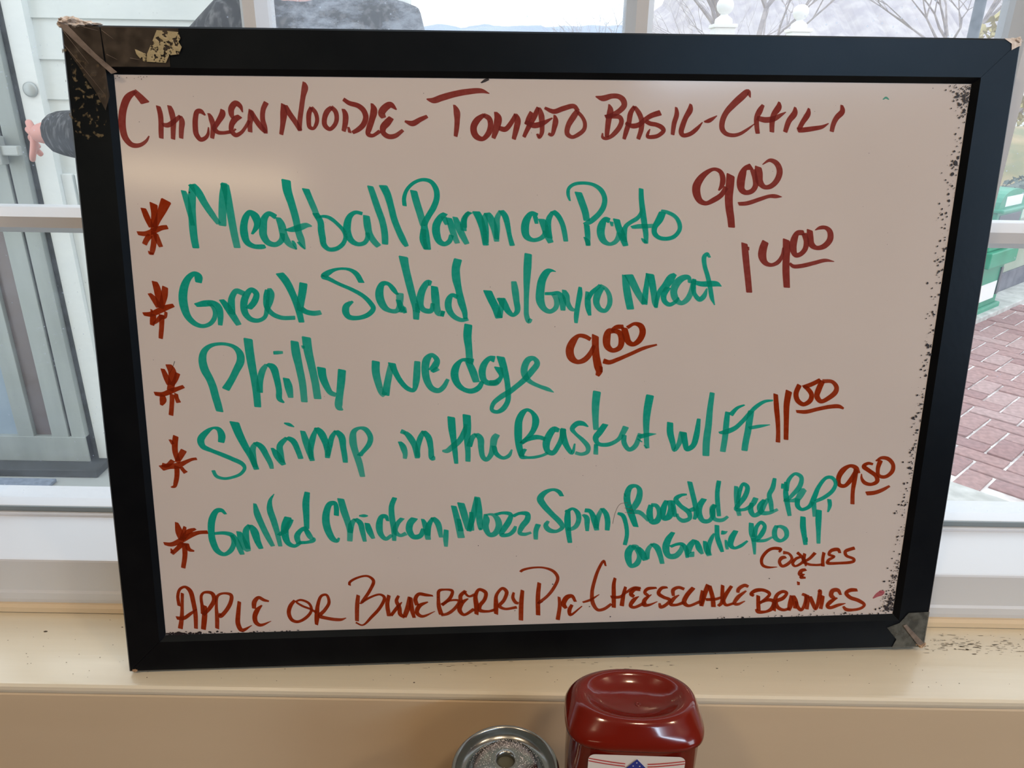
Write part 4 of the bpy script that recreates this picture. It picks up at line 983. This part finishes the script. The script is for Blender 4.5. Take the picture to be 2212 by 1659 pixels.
3691,1184,20 3729,1166,33 3757,1091,33 3767,1009,32 3754,927,33
@Roasted G
3832,1073,39 3807,1141,50 3771,1236,50 3756,1316,51 3778,1389,41 3822,1398,26 3849,1367,39 3845,1294,51 3816,1235,51 3786,1195,35 3856,1187,34 3929,1118,26
3736,1340,10 3746,1316,12
3940,1242,39 3933,1178,51 3955,1110,42 3993,1116,49 4009,1177,40 3981,1238,32 3943,1245,27
4056,1276,33 4037,1210,49 4043,1135,35 4081,1148,54 4097,1215,51 4075,1276,31
4104,1275,32 4117,1201,38 4132,1147,30
4209,1323,14 4168,1318,26 4128,1288,40 4166,1234,33 4233,1178,38 4242,1131,34 4192,1112,34 4152,1140,25 4144,1170,19
4233,1192,30 4277,1208,38
4226,1423,36 4250,1339,38 4278,1238,39 4292,1170,43 4278,1123,27
4343,1284,44 4314,1231,50 4311,1170,48 4347,1108,36 4392,1107,35 4421,1154,36 4412,1208,46 4429,1235,38
4426,1235,27 4413,1181,45 4436,1120,32 4495,1111,32 4535,1138,24
4448,1425,36 4442,1335,36 4452,1234,37 4467,1145,32
@Red G
4583,1379,32 4592,1299,42 4604,1218,38 4624,1144,32
4605,1245,33 4614,1345,34 4636,1398,27 4670,1371,36 4656,1297,42 4616,1238,41 4593,1198,31 4645,1190,25 4695,1209,35 4725,1242,45 4741,1282,45
4712,1242,33 4710,1181,42 4739,1143,34 4783,1166,42 4810,1227,42 4833,1273,31
4807,1267,34 4779,1214,50 4796,1166,38 4855,1161,31 4917,1187,25
4874,1437,30 4864,1360,41 4843,1307,39 4861,1239,38 4873,1174,32
@Pep G
4941,1392,26 4938,1356,20
4962,1405,26 4970,1311,41 4990,1230,40 5015,1134,31
4975,1338,33 4981,1418,34 5028,1471,25 5078,1443,32 5075,1376,41 5029,1310,36 4987,1267,29 4962,1261,22 5021,1256,27 5065,1269,46 5098,1329,56 5117,1342,35
5065,1269,43 5070,1215,38 5105,1183,27 5162,1206,35 5194,1280,43 5219,1360,35 5270,1433,29 5315,1435,27 5349,1391,30 5332,1331,35 5272,1278,33 5204,1246,28
5191,1239,40 5203,1184,36 5212,1124,34
5313,1260,31 5322,1209,32 5312,1158,15
@on2 G
3815,916,54 3785,868,59 3787,799,50 3809,750,34 3853,770,46 3870,832,40 3842,901,45 3809,916,27
3854,901,38 3889,852,51 3917,796,42
3929,809,39 3933,878,40 3963,929,27
3963,929,29 4003,897,46 4032,827,40 4049,764,36
@Garlic G
4120,1018,34 4084,957,54 4071,889,56 4097,826,43 4149,824,47 4186,865,43 4196,913,24
4106,902,25 4157,921,25 4196,920,29 4231,871,38 4241,808,26
4291,952,41 4255,898,54 4252,836,42 4291,835,46
4305,945,32 4327,889,48 4357,836,26
4370,940,29 4386,881,46 4413,821,40
4402,832,40 4404,908,40 4426,976,31 4437,1003,14
4456,1068,36 4465,975,39 4489,906,38 4512,850,27
4495,1009,34 4521,1008,28 4540,1018,8
4532,946,19 4542,897,26 4550,870,23
4605,1020,41 4577,959,51 4574,904,42 4602,879,25 4653,895,29 4702,935,18
@Roll G
4721,1079,39 4730,1003,45 4747,955,39 4759,885,30 4767,822,20
4752,968,44 4766,1051,34 4796,1084,29 4827,1056,30 4815,1001,42 4774,947,36 4735,941,28
4775,933,25 4840,935,26 4894,961,18
4920,1054,34 4908,1006,41 4922,951,38 4964,929,28 5004,963,36 4995,1018,38 4954,1047,27 4921,1047,21
5121,1121,43 5128,1042,47 5144,973,40 5161,893,33
5166,952,13 5169,917,19
5240,1173,47 5245,1088,48 5254,998,37 5263,901,31
@9.50 R
5523,1468,19 5496,1508,34 5449,1526,27 5394,1490,46 5368,1431,40 5380,1377,32 5420,1366,31 5461,1409,39 5499,1482,38
5497,1495,40 5494,1408,37 5490,1321,32 5498,1219,33
5623,1536,18 5583,1543,25 5553,1521,33 5596,1487,32 5660,1439,31 5671,1398,36 5628,1375,27 5574,1390,29 5547,1427,20 5543,1461,8
5678,1565,41 5666,1499,33 5679,1445,27 5732,1434,29 5780,1476,35 5780,1530,30 5735,1577,30 5682,1585,25 5643,1562,13
5598,1302,33 5662,1307,34 5725,1330,30 5773,1359,20
@Apple R
439,620,24 428,517,24 415,414,32 397,331,37
406,518,25 405,601,24 426,655,22 464,671,22 497,639,33 513,542,34 519,446,33 512,327,28
378,419,28 427,414,30 486,453,25 533,488,8
596,512,27 585,430,40 566,319,37
577,444,37 574,513,25 576,596,22 599,622,20 654,614,29 668,565,34 631,497,32 576,437,25
668,322,30 675,406,31 678,510,22 695,592,22 739,611,18 793,596,26 785,534,31 739,459,31 699,423,31 701,447,18
850,539,27 835,450,33 826,352,36 850,302,32 927,340,5
1067,536,14 1030,548,25 994,569,27 961,536,36 953,481,31
1013,505,12 977,466,36 954,411,37 960,362,34 990,340,27 1073,371,5
@or R
1258,537,23 1224,493,31 1208,431,31 1229,374,28 1272,359,24 1343,399,25 1378,454,22 1362,510,20 1302,539,18 1270,526,16 1311,490,18 1372,461,17 1414,431,21
1408,330,25 1415,389,38 1426,487,29 1459,569,22 1497,575,20 1512,512,25 1477,450,28 1437,403,31 1480,384,28 1592,366,24 1634,379,7
@Blueberry R
1733,565,29 1721,478,33 1714,352,30
1672,649,20 1674,673,21 1734,710,18 1810,721,18 1852,682,25 1824,607,26 1757,505,26
1744,495,16 1821,545,18 1897,567,18 1928,541,25 1893,459,26 1827,383,25 1755,315,14 1705,338,14
1963,558,29 1948,485,32 1957,386,32
1973,389,26 2032,468,26 2059,499,8
2035,552,23 2018,511,28 2038,454,32 2043,398,32 2074,369,20
2074,376,36 2102,452,40 2118,539,29
2126,536,29 2130,451,36 2147,366,26
2294,545,14 2244,553,25 2187,562,28 2161,521,32 2172,471,32
2255,495,11 2191,464,34 2170,408,32 2207,375,25 2307,414,6
2335,529,25 2337,459,32 2354,388,36
2335,529,25 2342,585,26 2384,594,17 2441,582,24 2427,527,28 2362,465,26
2362,472,24 2427,502,17 2490,497,20 2464,441,26 2406,393,26 2354,381,21
2542,579,27 2504,538,32 2509,482,26
2529,573,20 2567,533,18 2612,546,24
2561,514,10 2509,475,40 2495,419,35 2527,379,24 2604,423,28
2623,380,32 2624,450,38 2618,535,32 2644,587,25 2695,561,29 2688,505,30 2649,450,33 2649,414,31 2713,402,21 2765,414,24
2774,378,32 2774,460,36 2778,537,26 2823,592,25 2855,563,29 2835,493,29 2800,445,28 2842,419,21 2932,430,24
2910,555,19 2903,513,26 2926,470,26 2945,463,21
2977,571,28 2968,469,35 2966,320,35
@Pie R
3105,628,31 3096,522,35 3098,358,35
2960,725,22 2976,738,21 3046,755,17 3136,754,16 3213,721,24 3246,665,26 3215,581,27 3164,512,25 3100,458,23 3135,471,7
3258,506,22 3265,432,30 3251,314,34
3385,463,22 3358,510,29 3319,501,42 3294,445,39 3314,409,26
3359,436,27 3341,394,33 3348,351,24 3438,423,9
@Cheesecake R
3612,755,14 3596,797,21 3559,732,25 3530,636,28 3513,537,29 3522,445,32 3562,387,25 3608,392,27 3666,434,24
3443,455,16 3502,474,21 3569,518,7
3688,652,24 3680,603,30 3683,504,34 3686,404,33
3660,494,24 3729,492,24 3774,526,21 3837,563,29 3890,562,21
3772,576,24 3758,509,31 3748,417,36
3884,551,28 3844,556,36 3816,514,33 3840,492,27
3879,493,7 3841,464,35 3817,415,30 3844,400,25 3934,440,29
4014,562,17 3942,553,29 3924,525,26 3951,496,24
3977,506,7 3926,461,35 3922,419,30 3961,417,22 4026,444,7
4099,563,17 4053,557,29 4032,515,30 4070,482,27 4124,455,26 4093,413,29 4054,397,28 4043,429,19
4231,545,24 4185,560,26 4146,540,32 4149,490,24
4194,496,9 4150,462,33 4132,419,29 4172,411,22 4237,431,29
4303,553,36 4254,487,39 4237,431,37 4272,401,25 4363,434,26
4417,575,38 4396,497,38 4378,397,27
4377,526,27 4375,455,40 4368,398,20
4428,568,32 4460,467,34 4472,387,37
4408,450,25 4488,452,25 4527,465,22
4533,568,28 4535,493,31 4536,421,32 4511,393,25
4603,559,28 4559,478,35 4549,435,30 4571,399,24 4630,411,22
4736,552,23 4706,563,29 4661,532,33 4657,504,27
4722,516,15 4660,461,36 4637,411,27 4664,403,25 4719,429,9
@Brownies R
4786,471,23 4764,486,28 4796,514,34 4862,516,27 4912,482,27 4875,433,27 4837,405,27
4822,470,31 4828,398,33 4835,347,33
4844,412,22 4909,432,29 4950,416,30 4942,359,37 4897,331,24 4830,333,31 4814,355,20
4960,336,27 4958,409,34 4972,473,32 5017,500,28 5048,485,26 5022,443,33 4970,416,32 4988,364,30 5037,341,25 5083,354,25
5087,462,27 5087,390,46 5078,336,31
5101,462,33 5126,404,40 5124,353,28
5132,411,26 5150,359,29 5179,337,27 5201,387,28 5202,459,26 5173,474,23
5214,466,34 5220,401,38 5222,343,31
5236,451,33 5269,385,33 5294,340,23 5308,398,31 5312,499,30 5299,492,15
5340,455,32 5339,397,32 5334,343,31
5483,459,20 5458,499,31 5416,497,38 5407,458,36 5434,431,27
5458,434,14 5407,399,37 5386,367,31 5406,350,29 5477,371,27 5531,383,7
5613,497,26 5555,496,34 5527,474,31 5562,434,30 5632,406,31 5686,365,24 5664,339,25 5604,325,24 5542,330,29 5515,357,18
@Cookies R
4959,835,19 4969,857,26 4908,867,26 4863,844,28 4826,782,27 4836,731,23 4874,711,21 4954,710,5
5016,792,22 4981,784,33 4968,753,26 4992,717,25 5033,732,29 5065,775,24 5037,820,20 4992,831,28
5129,789,20 5095,775,26 5074,737,24 5094,714,19 5140,735,24 5167,766,26
5102,828,23 5134,799,23 5168,754,27 5181,712,14
5162,817,27 5158,767,30 5170,734,23
5243,821,30 5208,778,26 5169,747,22 5201,727,21 5261,719,19 5309,721,22
5314,822,28 5310,769,26 5316,708,30
5441,816,21 5423,845,28 5370,837,30 5355,806,23 5399,786,20 5359,761,26 5350,736,27 5440,730,23 5559,743,26 5557,762,23 5494,793,23 5484,828,29 5524,846,29 5553,854,29
@ampersand R
5184,683,24 5146,672,33 5142,646,38 5161,639,19
5175,645,13 5150,620,29 5187,613,16
5133,579,24 5137,553,20
@pink P
5750,420,10 5780,447,34 5815,469,48 5813,485,31
@greenfleck T
5399,4129,8 5418,4141,13 5440,4129,7'''
def catmull(P, n=6):
    out = []
    for i in range(len(P)-1):
        p0 = P[i-1] if i > 0 else P[i]*2-P[i+1]; p1, p2 = P[i], P[i+1]; p3 = P[i+2] if i+2 < len(P) else P[i+1]*2-P[i]
        d1 = max(1e-5, math.sqrt((p1.xy-p0.xy).length)); d2 = max(1e-5, math.sqrt((p2.xy-p1.xy).length)); d3 = max(1e-5, math.sqrt((p3.xy-p2.xy).length))
        t0, t1 = 0, d1; t2 = t1+d2; t3 = t2+d3
        for k in range(n):
            t = t1+(t2-t1)*k/n
            A1 = p0*((t1-t)/(t1-t0))+p1*((t-t0)/(t1-t0)); A2 = p1*((t2-t)/(t2-t1))+p2*((t-t1)/(t2-t1)); A3 = p2*((t3-t)/(t3-t2))+p3*((t-t2)/(t3-t2))
            B1 = A1*((t2-t)/(t2-t0))+A2*((t-t0)/(t2-t0)); B2 = A2*((t3-t)/(t3-t1))+A3*((t-t1)/(t3-t1))
            out.append(B1*((t2-t)/(t2-t1))+B2*((t-t1)/(t2-t1)))
    out.append(P[-1]); return out
irnd = random.Random(7)
def stroke(bm, lay, P, z0, green, thin):
    P = [Vector(p) for p in P]
    Q = catmull(P, 6) if len(P) > 2 else [P[0].lerp(P[1], k/6) for k in range(7)]
    n = len(Q); T = []
    for i in range(n):
        d = (Q[min(n-1,i+1)]-Q[max(0,i-1)]).xy; T.append(d.normalized() if d.length > 1e-7 else (T[-1] if T else Vector((1,0))))
    nib = Vector((1,-.55)).normalized() if not green else Vector((1,-.22)).normalized()
    d0 = irnd.uniform(.85,1.12); d1 = irnd.uniform(.62,.95) if green else irnd.uniform(.80,1.0)
    rows = []
    L_ = sum((Q[i+1]-Q[i]).xy.length for i in range(n-1)); s = 0
    for i in range(n):
        if i: s += (Q[i]-Q[i-1]).xy.length
        c = Q[i].xy; w_ = max(.0004, Q[i].z); t = T[i]; N_ = Vector((-t.y, t.x)); den = d0+(d1-d0)*(s/max(L_,1e-6))
        k = 0.0; along = 0.0
        nn_ = nib.dot(N_); kk = max(-.6, min(.6, nib.dot(t)/nn_ if abs(nn_) > .3 else 0)) * (.8 if not green else .9)
        e = min(1.0, s/(w_*.7)); e2 = min(1.0, (L_-s)/(w_*.7))
        k = kk*(1-e)+kk*.45*(1-e2)
        z = z0+.000010*s/max(L_,1e-6)
        l = c+N_*(w_/2)+t*(k*w_/2); r = c-N_*(w_/2)-t*(k*w_/2)
        rows.append((l, r, z, den, t, w_))
    def vert(p, z, den):
        v = bm.verts.new((p.x, p.y, z)); v[lay] = den; return v
    V_ = []
    l, r, z, den, t, w_ = rows[0]; m_ = (l+r)/2; h = (r-l)/2
    cap = [m_-h*.80-t*w_*.09, m_+h*.80-t*w_*.09]
    V_.append((vert(cap[0],z,den), vert(cap[1],z,den)))
    for l, r, z, den, t, w_ in rows: V_.append((vert(l,z,den), vert(r,z,den)))
    l, r, z, den, t, w_ = rows[-1]; m_ = (l+r)/2; h = (r-l)/2
    V_.append((vert(m_-h*.80+t*w_*.09,z,den), vert(m_+h*.80+t*w_*.09,z,den)))
    for i in range(len(V_)-1): bm.faces.new((V_[i][0], V_[i][1], V_[i+1][1], V_[i+1][0]))
def ink_object(name, strokes, mkey, label, green):
    bm = bmesh.new(); lay = bm.verts.layers.float.new('ink')
    for j, P in enumerate(strokes): stroke(bm, lay, P, -REC+.00012+.000013*j, green, False)
    for f in bm.faces:
        f.normal_update()
        if f.normal.z < 0: f.normal_flip()
    o = bobj(name, bm, INK[mkey], panel)
    if label: o['label'] = label
    return o
cur = None; words = []
for line in INKDATA.strip().split('\n'):
    if line[0] == '@': words.append((line[1:].split()[0], line.split()[1], [])); continue
    words[-1][2].append([tuple(int(v)*1e-4 for v in p.split(',')) for p in line.split()])
TOP = ('Chicken','Noodle','Tomato','Basil','Chili','9.00','14.00')
astn = {'asterisk':'Meatball','asterisk2':'Greek','asterisk3':'Philly','asterisk4':'Shrimp','asterisk5':'Grilled'}
fix = {'Chicken2':'Chicken','with1':'w/','with2':'w/','on2':'on','9.00b':'9.00','ampersand':'and sign'}
for nm_, col, st in words:
    key = 'M' if nm_ in TOP else col
    if nm_.startswith('asterisk'): ink_object('asterisk', st, key, 'red-brown asterisk before '+astn[nm_], False)
    elif nm_ == 'pink': ink_object('ink_smudge', st, 'P', 'pink smudge near the bottom right corner', False)
    elif nm_ == 'greenfleck': ink_object('ink_smudge', st, 'T', 'small green fleck near the top right corner', True)
    else:
        t_ = fix.get(nm_, nm_); t_ = t_.upper() if (col == 'R' and t_[0].isalpha() and t_ != 'and sign') else t_
        ink_object('price' if t_[0].isdigit() else 'written_word', st, key, ('teal' if col == 'G' else 'red-brown')+' marker writing '+t_, col == 'G')
# faint scratches
SC_ = [[(.0557,.2377,.0006),(.0533,.2325,.0004),(.0512,.2290,.0002)]]
ink_object('scratch_mark', [[(.3655,.1100,.0003),(.3672,.1190,.0003),(.3705,.1255,.0003),(.3762,.1268,.0003)],[(.376,.1250,.0004),(.379,.1242,.0002)],[(.374,.1225,.0003),(.3805,.1210,.0002)],[(.3745,.1190,.0003),(.3800,.1182,.0002)]], 'S', 'faint grey scratches above Spin', False)
ink_object('scratch_mark', SC_, 'S', 'short grey scratch below the second asterisk', False)

# dirt: black residue along the right edge and the corners, specks elsewhere
rr = random.Random(12); bm = bmesh.new()
def dot(x, y, r, el=1.0):
    n = rr.choice((5,6,7)); a0 = rr.uniform(0,6.28); vs = []
    for k in range(n):
        a = a0+2*math.pi*k/n; q = r*rr.uniform(.6,1.25); vs.append(bm.verts.new((x+q*math.cos(a), y+q*math.sin(a)*el, -REC+.0006+rr.uniform(0,.00005))))
    bm.faces.new(vs)
xr = lambda y: sk(BW-IN1, y)
for k in range(900):
    y = rr.uniform(.03,.42); dens = .35+.65*abs(noise.noise(Vector((y*28,0,0))))*2.2+(.5 if y < .06 else 0)
    if rr.random() > dens: continue
    x = xr(y)-.0009-abs(rr.gauss(0,.0036)); dot(x, y, abs(rr.gauss(.00030,.00030))+.0001)
for k in range(120): dot(xr(.04)-abs(rr.gauss(.004,.004)), .031+abs(rr.gauss(0,.008)), abs(rr.gauss(.0003,.0003))+.00012)
for k in range(110): dot(xr(.41)-abs(rr.gauss(.004,.006)), .4225-abs(rr.gauss(0,.007)), abs(rr.gauss(.0003,.00025))+.0001)
for k in range(60): dot(rr.uniform(.45,.59), .0285+abs(rr.gauss(0,.0012)), abs(rr.gauss(.0003,.0002))+.0001)
for k in range(70): dot(.0285+abs(rr.gauss(0,.018)), .0285+abs(rr.gauss(0,.0008)), abs(rr.gauss(.0006,.0004))+.0002, .7)
for k in range(45): dot(.0285+rr.uniform(0,.10), .0283+abs(rr.gauss(0,.0005)), abs(rr.gauss(.0004,.0003))+.0001, .6)
for k in range(10): dot(.037+rr.uniform(0,.02), .4225-abs(rr.gauss(0,.001)), .0003)
for k in range(110): dot(rr.uniform(.04,.58), rr.uniform(.035,.415), rr.uniform(.0001,.00028))
for x, y, r in ((.596,.372,.0022),(.5908,.3374,.0010),(.5905,.341,.0007),(.6071-.012,.0635,.0007),(.3208,.0618,.0006),(.366,.0329,.0005),(.2918,.0404,.0005),(.4896,.0617,.0005),(.2642,.0949,.0004),(.3495,.0420,.0006),(.0765,.3510,.0006)): dot(x, y, r)
o = bobj('dirt_specks', bm, M['speck'], panel); o['kind'] = 'stuff'
ink_object('ink_smudge', [[(.2690,.4207,.0008),(.2717,.4222,.0018),(.2740,.4230,.0012)]], 'T', 'dark smear under the top rail', False).data.materials[0] = M['speck']

# tape and damage on the frame
def film(name, poly, m, z=.0004, n=14, amp=.0005, label=None, parent=wb_, seed=0):
    xs = [p[0] for p in poly]; ys = [p[1] for p in poly]; x0, x1, y0, y1 = min(xs), max(xs), min(ys), max(ys)
    bm = bmesh.new(); f = bm.faces.new([bm.verts.new((x,y,0)) for x, y in poly])
    for k in range(1, n):
        for co, no in (((x0+(x1-x0)*k/n,0,0),(1,0,0)), ((0,y0+(y1-y0)*k/n,0),(0,1,0))):
            bmesh.ops.bisect_plane(bm, geom=bm.verts[:]+bm.edges[:]+bm.faces[:], plane_co=co, plane_no=no)
    for v in bm.verts: v.co.z = z+amp*(.5+.5*noise.noise(Vector((v.co.x*160+seed, v.co.y*160, seed))))+amp*.4*abs(noise.noise(Vector((v.co.x*500, v.co.y*90, seed))))
    for f in bm.faces:
        f.normal_update()
        if f.normal.z < 0: f.normal_flip()
    o = bobj(name, bm, m, parent, True)
    if label: o['label'] = label
    return o
film('tape_strip', [(.0331,.4508),(.0805,.4499),(.0796,.4348),(.0735,.4348),(.0733,.4274),(.0345,.4271)], M['film'], .0003, 14, .0005, 'clear brownish tape across the top rail')
film('tape_strip', [(.0115,.4510),(.0330,.4502),(.0336,.4277),(.0345,.4100),(.0310,.4010),(.0262,.4120),(.0105,.4390)], M['film'], .0009, 16, .0009, 'wrinkled clear tape over the top left corner', seed=3)
film('tape_strip', [(.0083,.4390),(.0335,.4280),(.0290,.3802),(.0076,.3824)], M['flake2'], .0003, 14, .0004, 'gold-speckled tape on the left rail', seed=5)
film('adhesive_patch', [(.0674,.4486),(.0803,.4477),(.0815,.4440),(.0800,.4420),(.0818,.4390),(.0796,.4348),(.0735,.4340),(.0711,.4296),(.057,.4303),(.0536,.4345),(.0530,.4375),(.0600,.4345),(.0640,.4420)], M['flake'], .0012, 18, .0003, 'flaking gold adhesive on the top rail', seed=8)
film('tape_fold', [(.0085,.4525),(.0112,.4478),(.0210,.4380),(.0374,.4226),(.0412,.4236),(.0290,.4345),(.0145,.4505)], M['film_pink'], .0019, 14, .0007, 'pale fold of tape along the mitre', seed=2)
for (a, b) in (((.0110,.4478),(.0245,.4285)), ((.0105,.4400),(.0320,.4105)), ((.0240,.4495),(.0325,.4475)), ((.0345,.4480),(.0410,.4430)), ((.0360,.4340),(.0420,.4310)), ((.0500,.4320),(.0560,.4310))):
    a, b = Vector(a), Vector(b); d = (b-a).normalized(); p = Vector((-d.y,d.x))*.00016
    obj('tape_crease', [(*(a+p),.0026),(*(a-p),.0026),(*(b-p*.3),.0026),(*(b+p*.3),.0026)], [(0,1,2,3)], M['film_pink'], wb_)
def wad(name, c, r, seed, m='wad', label=None):
    bm = bmesh.new(); bmesh.ops.create_icosphere(bm, subdivisions=4, radius=1.0)
    for v in bm.verts:
        k = 1+.45*noise.noise(v.co*2.6+Vector((seed,0,0)))+.22*noise.noise(v.co*7+Vector((seed,4,0))); v.co = Vector((c[0]+v.co.x*r[0]*k, c[1]+v.co.y*r[1]*k, c[2]+v.co.z*r[2]*k))
    o = bobj(name, bm, M[m], wb_)
    if label: o['label'] = label
wad('tape_wad', (.0145,.4528,-.003), (.0072,.0034,.006), 1, 'wad', 'crumpled pale tape wrapped over the top left corner')
wad('tape_wad', (.0225,.4522,-.004), (.0085,.0020,.005), 4, 'wad', 'crumpled pale tape wrapped over the top left corner')
film('tape_strip', [(.6028,.031),(.6196,.0315),(.6190,.0007),(.5925,.0004),(.5954,.0081),(.5865,.0186),(.5963,.0223)], M['film_grey'], .0004, 14, .0006, 'greyish tape on the bottom right corner', seed=6)
film('tape_fold', [(.5990,.0205),(.6015,.0215),(.6195,.0030),(.6150,.0008)], M['film_pink'], .0014, 8, .0005, 'pale fold of tape on the bottom right corner', seed=7)
wad('tape_wad', (.6165,.0022,-.003), (.0045,.0024,.005), 6, 'wood', 'brown frayed tape at the bottom right corner')
wad('worn_corner', (.6255,.4498,-.0025), (.0042,.0023,.0035), 9, 'wad', 'chipped pale corner of the frame')
film('worn_patch', [(.6157,.4512),(.6270,.4512),(.6284,.4470),(.6259,.4460),(.6220,.4440),(.6215,.4480)], M['wad'], .0003, 6, .0003, 'bare material at the top right corner', seed=11)
wad('worn_corner', (.0046,.0014,-.0006), (.0020,.0014,.0012), 3, 'wood', 'bare wood chip at the bottom left corner')

# specks of dirt and worn paint on the sill
rr = random.Random(5); bm = bmesh.new()
def sdot(x, y, rx, ry, z=SILL_Z+.0003):
    vs = []
    for k in range(6):
        a = math.pi*k/3; vs.append(bm.verts.new((x+rx*math.cos(a)*rr.uniform(.6,1.2), y+ry*math.sin(a)*rr.uniform(.6,1.2), z)))
    bm.faces.new(vs)
for k in range(150): sdot(rr.uniform(-.46,.5), rr.uniform(.432,.500), rr.uniform(.0002,.0006), rr.uniform(.0002,.0004))
for k in range(190):
    x = abs(rr.gauss(0,.07))+.335
    if x < .52: sdot(x, rr.gauss(.484,.006), rr.uniform(.0004,.0035), rr.uniform(.00012,.0003))
for x, y, r in ((-.317,.488,.0009),(-.376,.4815,.0018),(.372,.478,.0016),(.455,.484,.0016),(.418,.477,.0010),(-.07,.4325,.0009),(.163,.4525,.0009),(.02,.47,.0007)): sdot(x, y, r, r*.6)
for k in range(40): sdot(rr.uniform(-.08,.13), rr.gauss(.455,.005), rr.uniform(.0008,.003), .00018)
o = bobj('sill_dirt', bm, mat('dark_sill_dirt', (.06,.045,.03), .9)); tag(o, 'dark specks and worn streaks on the cream window sill', 'dirt', kind='stuff')
